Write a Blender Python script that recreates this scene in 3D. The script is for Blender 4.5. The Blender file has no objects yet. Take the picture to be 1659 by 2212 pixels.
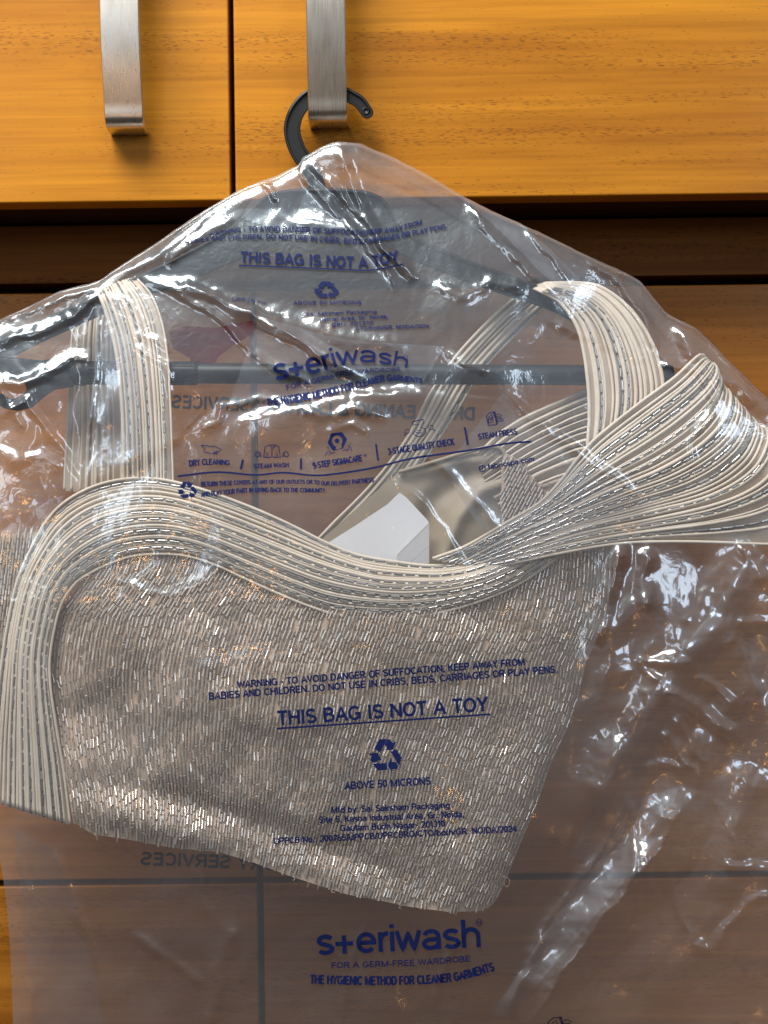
import bpy, math, random
import numpy as np
from mathutils import Vector
from mathutils.geometry import tessellate_polygon

random.seed(7)
scn = bpy.context.scene
COL = scn.collection

# ------------------------------------------------------------------ camera, light, exposure
DIST = 0.9                      # camera to the plane y = 0
PX = 0.48 / 1659.0              # metres per reference unit on the plane y = 0
cam_d = bpy.data.cameras.new('camera')
cam = bpy.data.objects.new('camera', cam_d)
COL.objects.link(cam)
cam.location = (0, -DIST, 0)
cam.rotation_euler = (math.radians(90), 0, 0)
cam_d.sensor_fit = 'VERTICAL'
cam_d.sensor_height = 24.0
cam_d.lens = 24.0 * DIST / (2212 * PX)
cam_d.clip_start = 0.01
cam_d.clip_end = 50
scn.camera = cam

world = bpy.data.worlds.new('World')
scn.world = world
world.use_nodes = True
bg = world.node_tree.nodes['Background']
# the room behind the camera: pale ceiling above, dim floor below
_nt = world.node_tree
_tc = _nt.nodes.new('ShaderNodeTexCoord'); _sx = _nt.nodes.new('ShaderNodeSeparateXYZ'); _rp = _nt.nodes.new('ShaderNodeValToRGB')
_mr = _nt.nodes.new('ShaderNodeMapRange'); _mr.inputs['From Min'].default_value = -1; _mr.inputs['From Max'].default_value = 1
_nt.links.new(_tc.outputs['Generated'], _sx.inputs[0]); _nt.links.new(_sx.outputs['Z'], _mr.inputs['Value'])
_nt.links.new(_mr.outputs[0], _rp.inputs['Fac']); _nt.links.new(_rp.outputs['Color'], bg.inputs[0])
_e = _rp.color_ramp.elements
_e[0].position = 0.30; _e[0].color = (0.10, 0.085, 0.07, 1)
_e[1].position = 0.75; _e[1].color = (0.95, 0.97, 1.0, 1)
_m = _e.new(0.52); _m.color = (0.30, 0.29, 0.28, 1)
bg.inputs[1].default_value = 0.32

def area(name, loc, target, sx, sy, power, color, spread=180):
    d = bpy.data.lights.new(name, 'AREA')
    d.shape = 'RECTANGLE'
    d.size, d.size_y = sx, sy
    d.energy = power
    d.color = color
    d.spread = math.radians(spread)
    o = bpy.data.objects.new(name, d)
    COL.objects.link(o)
    o.location = loc
    o.rotation_euler = (Vector(target) - Vector(loc)).to_track_quat('-Z', 'Y').to_euler()
    return o

area('window_light', (-0.46, -0.60, 1.22), (0, 0, 0.05), 0.80, 0.60, 39, (1.0, 0.97, 0.92))
area('side_window_light', (1.15, -2.2, 0.78), (0.05, 0, 0), 0.50, 0.80, 11, (0.74, 0.86, 1.0))
area('left_film_light', (-0.95, -2.0, 0.52), (0, 0, 0), 0.32, 0.85, 5.2, (0.80, 0.90, 1.0))  # added light, placed so the film folds and beads catch highlights
area('warm_glint_light', (-0.42, -1.5, 0.02), (-0.16, 0, 0), 0.05, 0.05, 0.22, (1.0, 0.45, 0.10))
area('warm_glint_light', (0.46, -1.5, -0.50), (0.16, 0, -0.2), 0.05, 0.05, 0.22, (1.0, 0.45, 0.10))  # second warm light, added for orange glints on the lower right folds

scn.render.engine = 'CYCLES'
scn.cycles.transparent_max_bounces = 40
scn.cycles.max_bounces = 10
scn.cycles.caustics_reflective = False
scn.cycles.caustics_refractive = False
scn.cycles.sample_clamp_indirect = 6.0
scn.cycles.use_denoising = True
scn.view_settings.view_transform = 'Standard'
scn.view_settings.look = 'None'
scn.view_settings.gamma = 1.0
scn.view_settings.use_curve_mapping = False
scn.view_settings.exposure = 0.0

# ------------------------------------------------------------------ helpers
def P(px, py, y):
    """reference units at a real distance y behind the plane y=0 -> world (n,3)"""
    px, py, y = np.broadcast_arrays(np.asarray(px, float), np.asarray(py, float), np.asarray(y, float))
    s = (DIST + y) / DIST * PX
    return np.stack([(px - 829.5) * s, y, (1106.0 - py) * s], -1)

class MB:
    def __init__(self):
        self.v, self.f, self.n = [], [], 0
    def add(self, verts, faces):
        verts = np.asarray(verts, float).reshape(-1, 3)
        self.v.append(verts)
        b = self.n
        self.f.extend([tuple(int(i) + b for i in f) for f in faces])
        self.n += len(verts)
    def build(self, name, mat, parent=None, smooth=True):
        me = bpy.data.meshes.new(name)
        v = np.concatenate(self.v) if self.v else np.zeros((0, 3))
        me.from_pydata(v.tolist(), [], self.f)
        if mat:
            me.materials.append(mat)
        if smooth:
            me.polygons.foreach_set('use_smooth', [True] * len(me.polygons))
        me.update()
        o = bpy.data.objects.new(name, me)
        COL.objects.link(o)
        if parent:
            o.parent = parent
        return o

def grid_faces(nu, nv):
    i = np.arange(nu - 1)[:, None] * nv + np.arange(nv - 1)[None, :]
    i = i.ravel()
    return np.stack([i, i + 1, i + nv + 1, i + nv], -1).tolist()

def empty(name, loc, label, cat):
    o = bpy.data.objects.new(name, None)
    COL.objects.link(o)
    o.location = loc
    o['label'] = label
    o['category'] = cat
    return o

def child(o, parent):
    o.parent = parent
    o.matrix_parent_inverse = parent.matrix_basis.inverted()
    return o

def hash2(ix, iy, seed):
    h = (ix.astype(np.int64) * 374761393 + iy.astype(np.int64) * 668265263 + seed * 974711) & 0x7fffffff
    h = ((h ^ (h >> 13)) * 1274126177) & 0x7fffffff
    h = h ^ (h >> 16)
    return (h & 0xffff) / 65535.0

def vnoise(x, y, seed=0):
    ix, iy = np.floor(x), np.floor(y)
    fx, fy = x - ix, y - iy
    fx = fx * fx * fx * (fx * (fx * 6 - 15) + 10)
    fy = fy * fy * fy * (fy * (fy * 6 - 15) + 10)
    a, b = hash2(ix, iy, seed), hash2(ix + 1, iy, seed)
    c, d = hash2(ix, iy + 1, seed), hash2(ix + 1, iy + 1, seed)
    return (a * (1 - fx) + b * fx) * (1 - fy) + (c * (1 - fx) + d * fx) * fy - 0.5

def tri_noise(x, y, seed=0):
    """piecewise planar noise: flat facets meeting in creases"""
    ix, iy = np.floor(x), np.floor(y)
    fx, fy = x - ix, y - iy
    a, b = hash2(ix, iy, seed), hash2(ix + 1, iy, seed)
    c, d = hash2(ix, iy + 1, seed), hash2(ix + 1, iy + 1, seed)
    low = a + (b - a) * fx + (c - a) * fy
    up = d + (c - d) * (1 - fx) + (b - d) * (1 - fy)
    return np.where(fx + fy < 1, low, up) - 0.5

def catmull(pts, n):
    """smooth curve through pts, n samples by arc length"""
    p = np.asarray(pts, float)
    if len(p) > 2:
        q = np.vstack([2 * p[0] - p[1], p, 2 * p[-1] - p[-2]])
        out = []
        for i in range(1, len(q) - 2):
            t = np.linspace(0, 1, 12, endpoint=False)[:, None]
            a, b, c, d = q[i - 1], q[i], q[i + 1], q[i + 2]
            out.append(0.5 * (2 * b + (c - a) * t + (2 * a - 5 * b + 4 * c - d) * t ** 2 + (3 * b - a - 3 * c + d) * t ** 3))
        out.append(p[-1:])
        p = np.vstack(out)
    s = np.r_[0, np.cumsum(np.linalg.norm(np.diff(p, axis=0), axis=1))]
    u = np.linspace(0, s[-1], n)
    return np.stack([np.interp(u, s, p[:, k]) for k in range(p.shape[1])], -1)

def interp(x, pts):
    p = np.asarray(pts, float)
    return np.interp(x, p[:, 0], p[:, 1])

def smooth(x, a, b):
    t = np.clip((x - a) / (b - a), 0, 1)
    return t * t * (3 - 2 * t)

def seg_dist(px, py, pts):
    """signed distance to a polyline and how far along it (0..1)"""
    best = np.full(px.shape, 1e9)
    sgn = np.ones(px.shape)
    par = np.zeros(px.shape)
    p = np.asarray(pts, float)
    L = np.r_[0, np.cumsum(np.linalg.norm(np.diff(p, axis=0), axis=1))]
    for i in range(len(p) - 1):
        a, d = p[i], p[i + 1] - p[i]
        l2 = d @ d
        t = ((px - a[0]) * d[0] + (py - a[1]) * d[1]) / l2
        tc = np.clip(t, 0, 1)
        dx, dy = px - a[0] - tc * d[0], py - a[1] - tc * d[1]
        dd = np.hypot(dx, dy)
        m = dd < best
        best = np.where(m, dd, best)
        sgn = np.where(m, np.sign(d[0] * (py - a[1]) - d[1] * (px - a[0])), sgn)
        par = np.where(m, (L[i] + tc * (L[i + 1] - L[i])) / L[-1], par)
    return best, sgn, par

def tube(mb, pts, r, ns=6, flat=1.0, up=(0, -1, 0), cap=True):
    """sweep an ellipse along world points; r may be an array"""
    p = np.asarray(pts, float)
    n = len(p)
    t = np.gradient(p, axis=0)
    t /= np.linalg.norm(t, axis=1, keepdims=True) + 1e-12
    side = np.cross(t, np.asarray(up, float))
    side /= np.linalg.norm(side, axis=1, keepdims=True) + 1e-12
    nrm = np.cross(side, t)
    a = np.linspace(0, 2 * math.pi, ns, endpoint=False)
    r = np.broadcast_to(np.asarray(r, float), (n,))
    v = p[:, None, :] + r[:, None, None] * (np.cos(a)[None, :, None] * side[:, None, :] + flat * np.sin(a)[None, :, None] * nrm[:, None, :])
    f = []
    for i in range(n - 1):
        for j in range(ns):
            k = (j + 1) % ns
            f.append((i * ns + j, i * ns + k, (i + 1) * ns + k, (i + 1) * ns + j))
    if cap:
        f.append(tuple(range(ns - 1, -1, -1)))
        f.append(tuple(range((n - 1) * ns, n * ns)))
    mb.add(v, f)

def beads(mb, A, B, r, ns=6):
    """many straight glass tubes between world points A and B at once"""
    A, B = np.asarray(A, float), np.asarray(B, float)
    t = B - A
    t /= np.linalg.norm(t, axis=1, keepdims=True) + 1e-12
    side = np.cross(t, np.array([0, -1.0, 0]))
    side /= np.linalg.norm(side, axis=1, keepdims=True) + 1e-12
    nrm = np.cross(side, t)
    a = np.linspace(0, 2 * math.pi, ns, endpoint=False)
    ring = np.cos(a)[None, :, None] * side[:, None, :] + np.sin(a)[None, :, None] * nrm[:, None, :]
    r = np.broadcast_to(np.asarray(r, float), (len(A),))[:, None, None]
    v = np.concatenate([A[:, None, :] + r * ring, B[:, None, :] + r * ring], 1)
    base = []
    for j in range(ns):
        k = (j + 1) % ns
        base.append([j, k, ns + k, ns + j])
    base = np.array(base)
    F = (np.arange(len(A))[:, None, None] * (2 * ns) + base[None]).reshape(-1, 4)
    C0 = (np.arange(len(A))[:, None] * (2 * ns) + np.arange(ns - 1, -1, -1)[None])
    C1 = (np.arange(len(A))[:, None] * (2 * ns) + ns + np.arange(ns)[None])
    mb.add(v.reshape(-1, 3), F.tolist() + C0.tolist() + C1.tolist())

def box(mb, x0, x1, y0, y1, z0, z1, bev=0.0):
    if bev <= 0:
        v = [(x, y, z) for x in (x0, x1) for y in (y0, y1) for z in (z0, z1)]
        mb.add(v, [(0, 1, 3, 2), (4, 6, 7, 5), (0, 4, 5, 1), (2, 3, 7, 6), (0, 2, 6, 4), (1, 5, 7, 3)])
        return
    # front face (towards -y) with a rounded edge
    prof = [(0.0, y1)]
    for k in range(5):
        a = k / 4 * math.pi / 2
        prof.append((bev * (1 - math.cos(a)), y0 + bev * (1 - math.sin(a))))
    v = []
    for inset, y in prof:
        v += [(x0 + inset, y, z0 + inset), (x1 - inset, y, z0 + inset), (x1 - inset, y, z1 - inset), (x0 + inset, y, z1 - inset)]
    f = []
    for i in range(len(prof) - 1):
        for j in range(4):
            k = (j + 1) % 4
            f.append((i * 4 + j, i * 4 + k, (i + 1) * 4 + k, (i + 1) * 4 + j))
    m = (len(prof) - 1) * 4
    f.append((m, m + 1, m + 2, m + 3))
    f.append((3, 2, 1, 0))
    mb.add(v, f)

# ------------------------------------------------------------------ materials
def mat_new(name):
    m = bpy.data.materials.new(name)
    m.use_nodes = True
    nt = m.node_tree
    nt.nodes.clear()
    out = nt.nodes.new('ShaderNodeOutputMaterial')
    def N(t, **kw):
        n = nt.nodes.new('ShaderNode' + t)
        for k, v in kw.items():
            if k.startswith('i_'):
                n.inputs[k[2:].replace('_', ' ')].default_value = v
            else:
                setattr(n, k, v)
        return n
    def L(a, b):
        nt.links.new(a, b)
    return m, N, L, out

def ramp(N, stops):
    r = N('ValToRGB')
    e = r.color_ramp.elements
    while len(e) < len(stops):
        e.new(0.5)
    for k, (p, c) in enumerate(stops):
        e[k].position = p
        e[k].color = (*c, 1) if len(c) == 3 else c
    return r

def wood(name, light, dark, pore, rough=0.45, coat=0.05, poredens=0.55, seed=0.0):
    m, N, L, out = mat_new(name)
    tc = N('TexCoord')
    def mapped(scale, rot=(0, 0, 0), loc=(0, 0, 0)):
        mp = N('Mapping')
        mp.inputs['Scale'].default_value = scale
        mp.inputs['Rotation'].default_value = rot
        mp.inputs['Location'].default_value = (loc[0] + seed, loc[1], loc[2] + seed)
        L(tc.outputs['Object'], mp.inputs['Vector'])
        return mp.outputs['Vector']
    def noise(vec, scale, det=3.0, rough_=0.55, dist=0.0):
        n = N('TexNoise')
        n.inputs['Scale'].default_value = scale
        n.inputs['Detail'].default_value = det
        n.inputs['Roughness'].default_value = rough_
        n.inputs['Distortion'].default_value = dist
        L(vec, n.inputs['Vector'])
        return n.outputs['Fac']
    broad = noise(mapped((1.6, 1, 26)), 1.0, 4, 0.6, 0.35)
    fine = noise(mapped((7, 1, 240)), 1.0, 3, 0.6, 0.2)
    cl = ramp(N, [(0.36, dark), (0.50, tuple((a + b) / 2 for a, b in zip(light, dark))), (0.62, light)])
    L(broad, cl.inputs['Fac'])
    fr = ramp(N, [(0.35, (0.80, 0.76, 0.70)), (0.65, (1.08, 1.08, 1.08))])
    L(fine, fr.inputs['Fac'])
    mul = N('MixRGB', blend_type='MULTIPLY')
    mul.inputs['Fac'].default_value = 0.8
    L(cl.outputs['Color'], mul.inputs[1]); L(fr.outputs['Color'], mul.inputs[2])
    # short dark pores, gathered in horizontal bands
    po = noise(mapped((190, 1, 1150), rot=(0, math.radians(9), 0)), 1.0, 1.0, 0.5, 0.3)
    band = noise(mapped((2.2, 1, 42), loc=(3, 0, 5)), 1.0, 3, 0.55, 0.5)
    br = ramp(N, [(0.42, (0, 0, 0)), (0.62, (1, 1, 1))])
    L(band, br.inputs['Fac'])
    th = N('Math', operation='MULTIPLY_ADD')
    L(br.outputs['Color'], th.inputs[0]); th.inputs[1].default_value = -0.17; th.inputs[2].default_value = 0.728
    sub = N('Math', operation='SUBTRACT')
    L(po, sub.inputs[0]); L(th.outputs[0], sub.inputs[1])
    sc = N('Math', operation='MULTIPLY'); sc.use_clamp = True
    L(sub.outputs[0], sc.inputs[0]); sc.inputs[1].default_value = 22.0
    fa = N('Math', operation='MULTIPLY')
    L(sc.outputs[0], fa.inputs[0]); fa.inputs[1].default_value = poredens
    mix = N('MixRGB')
    L(fa.outputs[0], mix.inputs['Fac']); L(mul.outputs['Color'], mix.inputs[1]); mix.inputs[2].default_value = (*pore, 1)
    # darker grain streaks
    st = noise(mapped((2.2, 1, 150), loc=(9, 0, 2)), 1.0, 4, 0.65, 0.4)
    sr = ramp(N, [(0.56, (0, 0, 0)), (0.72, (1, 1, 1))])
    L(st, sr.inputs['Fac'])
    sm = N('Math', operation='MULTIPLY'); L(sr.outputs['Color'], sm.inputs[0]); sm.inputs[1].default_value = 0.34
    mix2 = N('MixRGB')
    L(sm.outputs[0], mix2.inputs['Fac']); L(mix.outputs['Color'], mix2.inputs[1])
    mix2.inputs[2].default_value = (*[c * 0.62 for c in dark], 1)
    b = N('BsdfPrincipled')
    b.inputs['Roughness'].default_value = rough
    b.inputs['Coat Weight'].default_value = coat
    b.inputs['Specular IOR Level'].default_value = 0.18
    b.inputs['Coat Roughness'].default_value = 0.16
    L(mix2.outputs['Color'], b.inputs['Base Color'])
    bp = N('Bump')
    bp.inputs['Strength'].default_value = 0.12
    bp.inputs['Distance'].default_value = 0.0004
    L(fa.outputs[0], bp.inputs['Height'])
    bp.invert = True
    L(bp.outputs['Normal'], b.inputs['Normal'])
    L(b.outputs[0], out.inputs[0])
    return m

M_DOOR = wood('varnished_wood', (0.51, 0.205, 0.010), (0.36, 0.128, 0.005), (0.12, 0.040, 0.004))
M_LOWER = wood('varnished_wood_lower', (0.47, 0.185, 0.022), (0.33, 0.115, 0.011), (0.14, 0.045, 0.008), seed=4.3)
M_SHADEWOOD = wood('shade_darkened_wood', (0.22, 0.076, 0.012), (0.13, 0.043, 0.006), (0.03, 0.010, 0.004), rough=0.7, coat=0.0, seed=1.7)  # dark rail wood, with the overhang's shade put into its colour
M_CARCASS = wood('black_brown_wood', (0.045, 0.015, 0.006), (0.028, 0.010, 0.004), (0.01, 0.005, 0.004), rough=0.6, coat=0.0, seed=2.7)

def steel():
    m, N, L, out = mat_new('brushed_steel')
    tc = N('TexCoord'); mp = N('Mapping')
    mp.inputs['Scale'].default_value = (3000, 300, 9)
    L(tc.outputs['Object'], mp.inputs['Vector'])
    n = N('TexNoise'); n.inputs['Scale'].default_value = 1.0; n.inputs['Detail'].default_value = 4
    L(mp.outputs[0], n.inputs['Vector'])
    n2 = N('TexNoise'); n2.inputs['Scale'].default_value = 55; n2.inputs['Detail'].default_value = 4
    L(tc.outputs['Object'], n2.inputs['Vector'])
    r = ramp(N, [(0.3, (0.26,) * 3), (0.75, (0.34,) * 3)])
    L(n.outputs['Fac'], r.inputs['Fac'])
    c = ramp(N, [(0.35, (0.74, 0.69, 0.60)), (0.6, (0.82, 0.77, 0.68))])
    L(n2.outputs['Fac'], c.inputs['Fac'])
    b = N('BsdfPrincipled'); b.inputs['Metallic'].default_value = 1.0
    L(r.outputs['Color'], b.inputs['Roughness']); L(c.outputs['Color'], b.inputs['Base Color'])
    bp = N('Bump'); bp.inputs['Strength'].default_value = 0.06; bp.inputs['Distance'].default_value = 0.0002
    L(n.outputs['Fac'], bp.inputs['Height']); L(bp.outputs[0], b.inputs['Normal'])
    L(b.outputs[0], out.inputs[0])
    return m
M_STEEL = steel()

def plastic():
    m, N, L, out = mat_new('black_plastic')
    tc = N('TexCoord')
    n = N('TexNoise'); n.inputs['Scale'].default_value = 900; n.inputs['Detail'].default_value = 3
    L(tc.outputs['Object'], n.inputs['Vector'])
    b = N('BsdfPrincipled')
    b.inputs['Base Color'].default_value = (0.010, 0.011, 0.012, 1)
    b.inputs['Specular IOR Level'].default_value = 0.3
    b.inputs['Roughness'].default_value = 0.42
    bp = N('Bump'); bp.inputs['Strength'].default_value = 0.15; bp.inputs['Distance'].default_value = 0.0003
    L(n.outputs['Fac'], bp.inputs['Height']); L(bp.outputs[0], b.inputs['Normal'])
    L(b.outputs[0], out.inputs[0])
    return m
M_PLASTIC = plastic()

def cloth(name, col, col2, rough=0.85, scale=2200, bump=0.5, sheen=0.3, spec=0.2):
    m, N, L, out = mat_new(name)
    tc = N('TexCoord')
    n = N('TexNoise'); n.inputs['Scale'].default_value = scale; n.inputs['Detail'].default_value = 3
    L(tc.outputs['Object'], n.inputs['Vector'])
    n2 = N('TexNoise'); n2.inputs['Scale'].default_value = 60; n2.inputs['Detail'].default_value = 3
    L(tc.outputs['Object'], n2.inputs['Vector'])
    mx = N('Math', operation='MULTIPLY_ADD'); L(n.outputs['Fac'], mx.inputs[0]); mx.inputs[1].default_value = 0.5
    L(n2.outputs['Fac'], mx.inputs[2])
    r = ramp(N, [(0.55, col2), (0.95, col)])
    L(mx.outputs[0], r.inputs['Fac'])
    b = N('BsdfPrincipled')
    b.inputs['Roughness'].default_value = rough
    b.inputs['Sheen Weight'].default_value = sheen
    b.inputs['Specular IOR Level'].default_value = spec
    L(r.outputs['Color'], b.inputs['Base Color'])
    bp = N('Bump'); bp.inputs['Strength'].default_value = bump; bp.inputs['Distance'].default_value = 0.0004
    L(n.outputs['Fac'], bp.inputs['Height']); L(bp.outputs[0], b.inputs['Normal'])
    L(b.outputs[0], out.inputs[0])
    return m
M_CORD = cloth('cream_suede_cord', (0.89, 0.79, 0.65), (0.77, 0.66, 0.52))
M_PLEAT = cloth('cream_pleat_cloth', (0.72, 0.61, 0.49), (0.57, 0.47, 0.37))
M_LINING = cloth('beige_lining', (0.44, 0.365, 0.26), (0.38, 0.31, 0.215), rough=0.5, scale=3500, bump=0.1, sheen=0.2, spec=0.4)
M_MESH = cloth('taupe_backing_cloth', (0.72, 0.56, 0.42), (0.56, 0.43, 0.32), scale=3000)
M_GAPSHADE = cloth('bead_gap_shade', (0.24, 0.21, 0.18), (0.15, 0.13, 0.11))  # dark tone standing in for the shade in the gaps between beads

def bead_mat(name, c0, c1, metallic=0.75, rough=0.2):
    m, N, L, out = mat_new(name)
    g = N('NewGeometry')
    r = ramp(N, [(0.0, c0), (0.75, tuple(a * 0.7 + b * 0.3 for a, b in zip(c0, c1))), (1.0, c1)])
    L(g.outputs['Random Per Island'], r.inputs['Fac'])
    b = N('BsdfPrincipled')
    b.inputs['Metallic'].default_value = metallic
    L(r.outputs['Color'], b.inputs['Base Color'])
    rr = N('MapRange'); L(g.outputs['Random Per Island'], rr.inputs['Value'])
    rr.inputs['To Min'].default_value = rough * 1.3; rr.inputs['To Max'].default_value = rough * 0.6
    b.inputs['Specular IOR Level'].default_value = 1.0
    L(rr.outputs[0], b.inputs['Roughness'])
    b.inputs['Coat Weight'].default_value = 1.0
    b.inputs['Coat IOR'].default_value = 1.7
    b.inputs['Coat Roughness'].default_value = 0.05
    L(b.outputs[0], out.inputs[0])
    return m
M_BEAD = bead_mat('silver_lined_glass', (0.80, 0.69, 0.58), (0.97, 0.92, 0.85), 0.42, 0.15)
M_BEAD2 = bead_mat('silver_bugle_glass', (0.34, 0.33, 0.31), (0.80, 0.79, 0.77), 0.6, 0.18)

def paper():
    m, N, L, out = mat_new('white_paper')
    tc = N('TexCoord')
    n = N('TexNoise'); n.inputs['Scale'].default_value = 1500
    L(tc.outputs['Object'], n.inputs['Vector'])
    r = ramp(N, [(0.3, (0.80, 0.81, 0.82)), (0.7, (0.88, 0.89, 0.90))])
    L(n.outputs['Fac'], r.inputs['Fac'])
    b = N('BsdfPrincipled'); b.inputs['Roughness'].default_value = 0.7
    L(r.outputs['Color'], b.inputs['Base Color'])
    L(b.outputs[0], out.inputs[0])
    return m
M_PAPER = paper()

def ink(name, c, rough=0.65):
    m, N, L, out = mat_new(name)
    b = N('BsdfPrincipled'); b.inputs['Base Color'].default_value = (*c, 1); b.inputs['Roughness'].default_value = rough
    b.inputs['Specular IOR Level'].default_value = 0.15
    tc = N('TexCoord')
    n = N('TexNoise'); n.inputs['Scale'].default_value = 700; n.inputs['Detail'].default_value = 3
    L(tc.outputs['Object'], n.inputs['Vector'])
    r = ramp(N, [(0.3, tuple(v * 0.8 for v in c)), (0.7, tuple(v * 1.2 for v in c))])
    L(n.outputs['Fac'], r.inputs['Fac']); L(r.outputs['Color'], b.inputs['Base Color'])
    L(b.outputs[0], out.inputs[0])
    return m
M_INK = ink('navy_ink', (0.007, 0.015, 0.085))
M_INKBACK = ink('slate_ink', (0.06, 0.075, 0.10))
M_INKRED = ink('red_ink', (0.20, 0.004, 0.007))
M_DOT = ink('grey_ink', (0.08, 0.08, 0.09))

def film(name, haze, refl, bump, rough=0.06, tint=(0.78, 0.83, 0.96)):
    m, N, L, out = mat_new(name)
    tc = N('TexCoord')
    n = N('TexNoise'); n.inputs['Scale'].default_value = 120; n.inputs['Detail'].default_value = 3; n.inputs['Distortion'].default_value = 1.2
    L(tc.outputs['Object'], n.inputs['Vector'])
    n2 = N('TexNoise'); n2.inputs['Scale'].default_value = 420; n2.inputs['Detail'].default_value = 2
    L(tc.outputs['Object'], n2.inputs['Vector'])
    ad = N('Math', operation='MULTIPLY_ADD'); L(n2.outputs['Fac'], ad.inputs[0]); ad.inputs[1].default_value = 0.16
    L(n.outputs['Fac'], ad.inputs[2])
    bp = N('Bump'); bp.inputs['Strength'].default_value = bump; bp.inputs['Distance'].default_value = 0.004
    L(ad.outputs[0], bp.inputs['Height'])
    tr = N('BsdfTransparent'); tr.inputs['Color'].default_value = (0.950, 0.952, 0.965, 1)
    df = N('BsdfDiffuse'); df.inputs['Color'].default_value = (*tint, 1)
    tl = N('BsdfTranslucent'); tl.inputs['Color'].default_value = (*tint, 1)
    m0 = N('MixShader'); m0.inputs['Fac'].default_value = 0.35
    L(df.outputs[0], m0.inputs[1]); L(tl.outputs[0], m0.inputs[2])
    m1 = N('MixShader'); m1.inputs['Fac'].default_value = haze
    L(tr.outputs[0], m1.inputs[1]); L(m0.outputs[0], m1.inputs[2])
    gl = N('BsdfGlossy'); gl.inputs['Roughness'].default_value = rough; gl.inputs['Color'].default_value = (1, 1, 1, 1)
    L(bp.outputs[0], gl.inputs['Normal'])
    fr = N('LayerWeight'); fr.inputs['Blend'].default_value = 0.5
    L(bp.outputs[0], fr.inputs['Normal'])
    pw = N('Math', operation='POWER'); L(fr.outputs['Facing'], pw.inputs[0]); pw.inputs[1].default_value = 4.5
    mu = N('Math', operation='MULTIPLY_ADD'); mu.use_clamp = True
    L(pw.outputs[0], mu.inputs[0]); mu.inputs[1].default_value = 0.85; mu.inputs[2].default_value = refl
    g2 = N('BsdfGlossy'); g2.inputs['Roughness'].default_value = 0.30; g2.inputs['Color'].default_value = (0.72, 0.90, 1, 1)
    L(bp.outputs[0], g2.inputs['Normal'])
    mg = N('MixShader'); mg.inputs['Fac'].default_value = 0.45
    L(gl.outputs[0], mg.inputs[1]); L(g2.outputs[0], mg.inputs[2])
    m2 = N('MixShader'); L(mu.outputs[0], m2.inputs['Fac'])
    L(m1.outputs[0], m2.inputs[1]); L(mg.outputs[0], m2.inputs[2])
    L(m2.outputs[0], out.inputs[0])
    return m
M_FILM = film('clear_polythene', 0.060, 0.115, 0.075, rough=0.09)
M_FILMB = film('clear_polythene_back', 0.150, 0.075, 0.06, rough=0.12, tint=(0.92, 0.85, 0.82))

# ------------------------------------------------------------------ wardrobe
Y_UP, Y_LOW = 0.050, 0.123
def zx(px, py, y):
    p = P(px, py, y)
    return float(p[0]), float(p[2])

wardrobe = empty('wooden_wardrobe', (0, Y_LOW + 0.3, 0), 'varnished orange-brown wooden wardrobe with brushed steel handles, behind the hanging bag', 'wardrobe')
wparts = []
z_edge = zx(0, 428.5, Y_UP)[1]
z_top = z_edge + 0.42
xg = zx(512, 0, Y_UP)[0]
gap = 0.0017
mb = MB(); box(mb, xg - 0.55, xg - gap, Y_UP, Y_UP + 0.020, z_edge, z_top, 0.0012)
door_a = mb.build('door', M_DOOR, smooth=False); wparts.append(door_a)
mb = MB(); box(mb, xg + gap, xg + 0.55, Y_UP, Y_UP + 0.020, z_edge, z_top, 0.0012)
door_b = mb.build('door', M_DOOR, smooth=False); wparts.append(door_b)
# carcass behind the upper doors: bottom board seen from below
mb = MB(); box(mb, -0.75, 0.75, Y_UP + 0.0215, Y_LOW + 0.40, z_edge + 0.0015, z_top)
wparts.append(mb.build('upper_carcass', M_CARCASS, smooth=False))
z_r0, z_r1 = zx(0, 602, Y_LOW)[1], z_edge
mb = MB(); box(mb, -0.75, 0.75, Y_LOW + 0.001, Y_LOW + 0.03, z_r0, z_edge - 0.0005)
wparts.append(mb.build('rail', M_SHADEWOOD, smooth=False))
z_lt = zx(0, 624, Y_LOW)[1]
z_lb = zx(0, 1899, Y_LOW)[1]
xl = zx(552, 0, Y_LOW)[0]
g2 = 0.0022
for (x0, x1) in ((xl - 0.62, xl - g2), (xl + g2, xl + 0.78)):
    mb = MB(); box(mb, x0, x1, Y_LOW, Y_LOW + 0.02, z_lb + g2, z_lt, 0.0012)
    wparts.append(mb.build('door', M_LOWER, smooth=False))
for (x0, x1) in ((xl - 0.62, xl - g2), (xl + g2, xl + 0.78)):
    mb = MB(); box(mb, x0, x1, Y_LOW, Y_LOW + 0.02, z_lb - 0.5, z_lb - g2, 0.0012)
    wparts.append(mb.build('drawer_front', M_LOWER, smooth=False))
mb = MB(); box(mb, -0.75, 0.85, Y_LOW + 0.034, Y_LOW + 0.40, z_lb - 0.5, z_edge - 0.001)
wparts.append(mb.build('lower_carcass', M_CARCASS, smooth=False))

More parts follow.
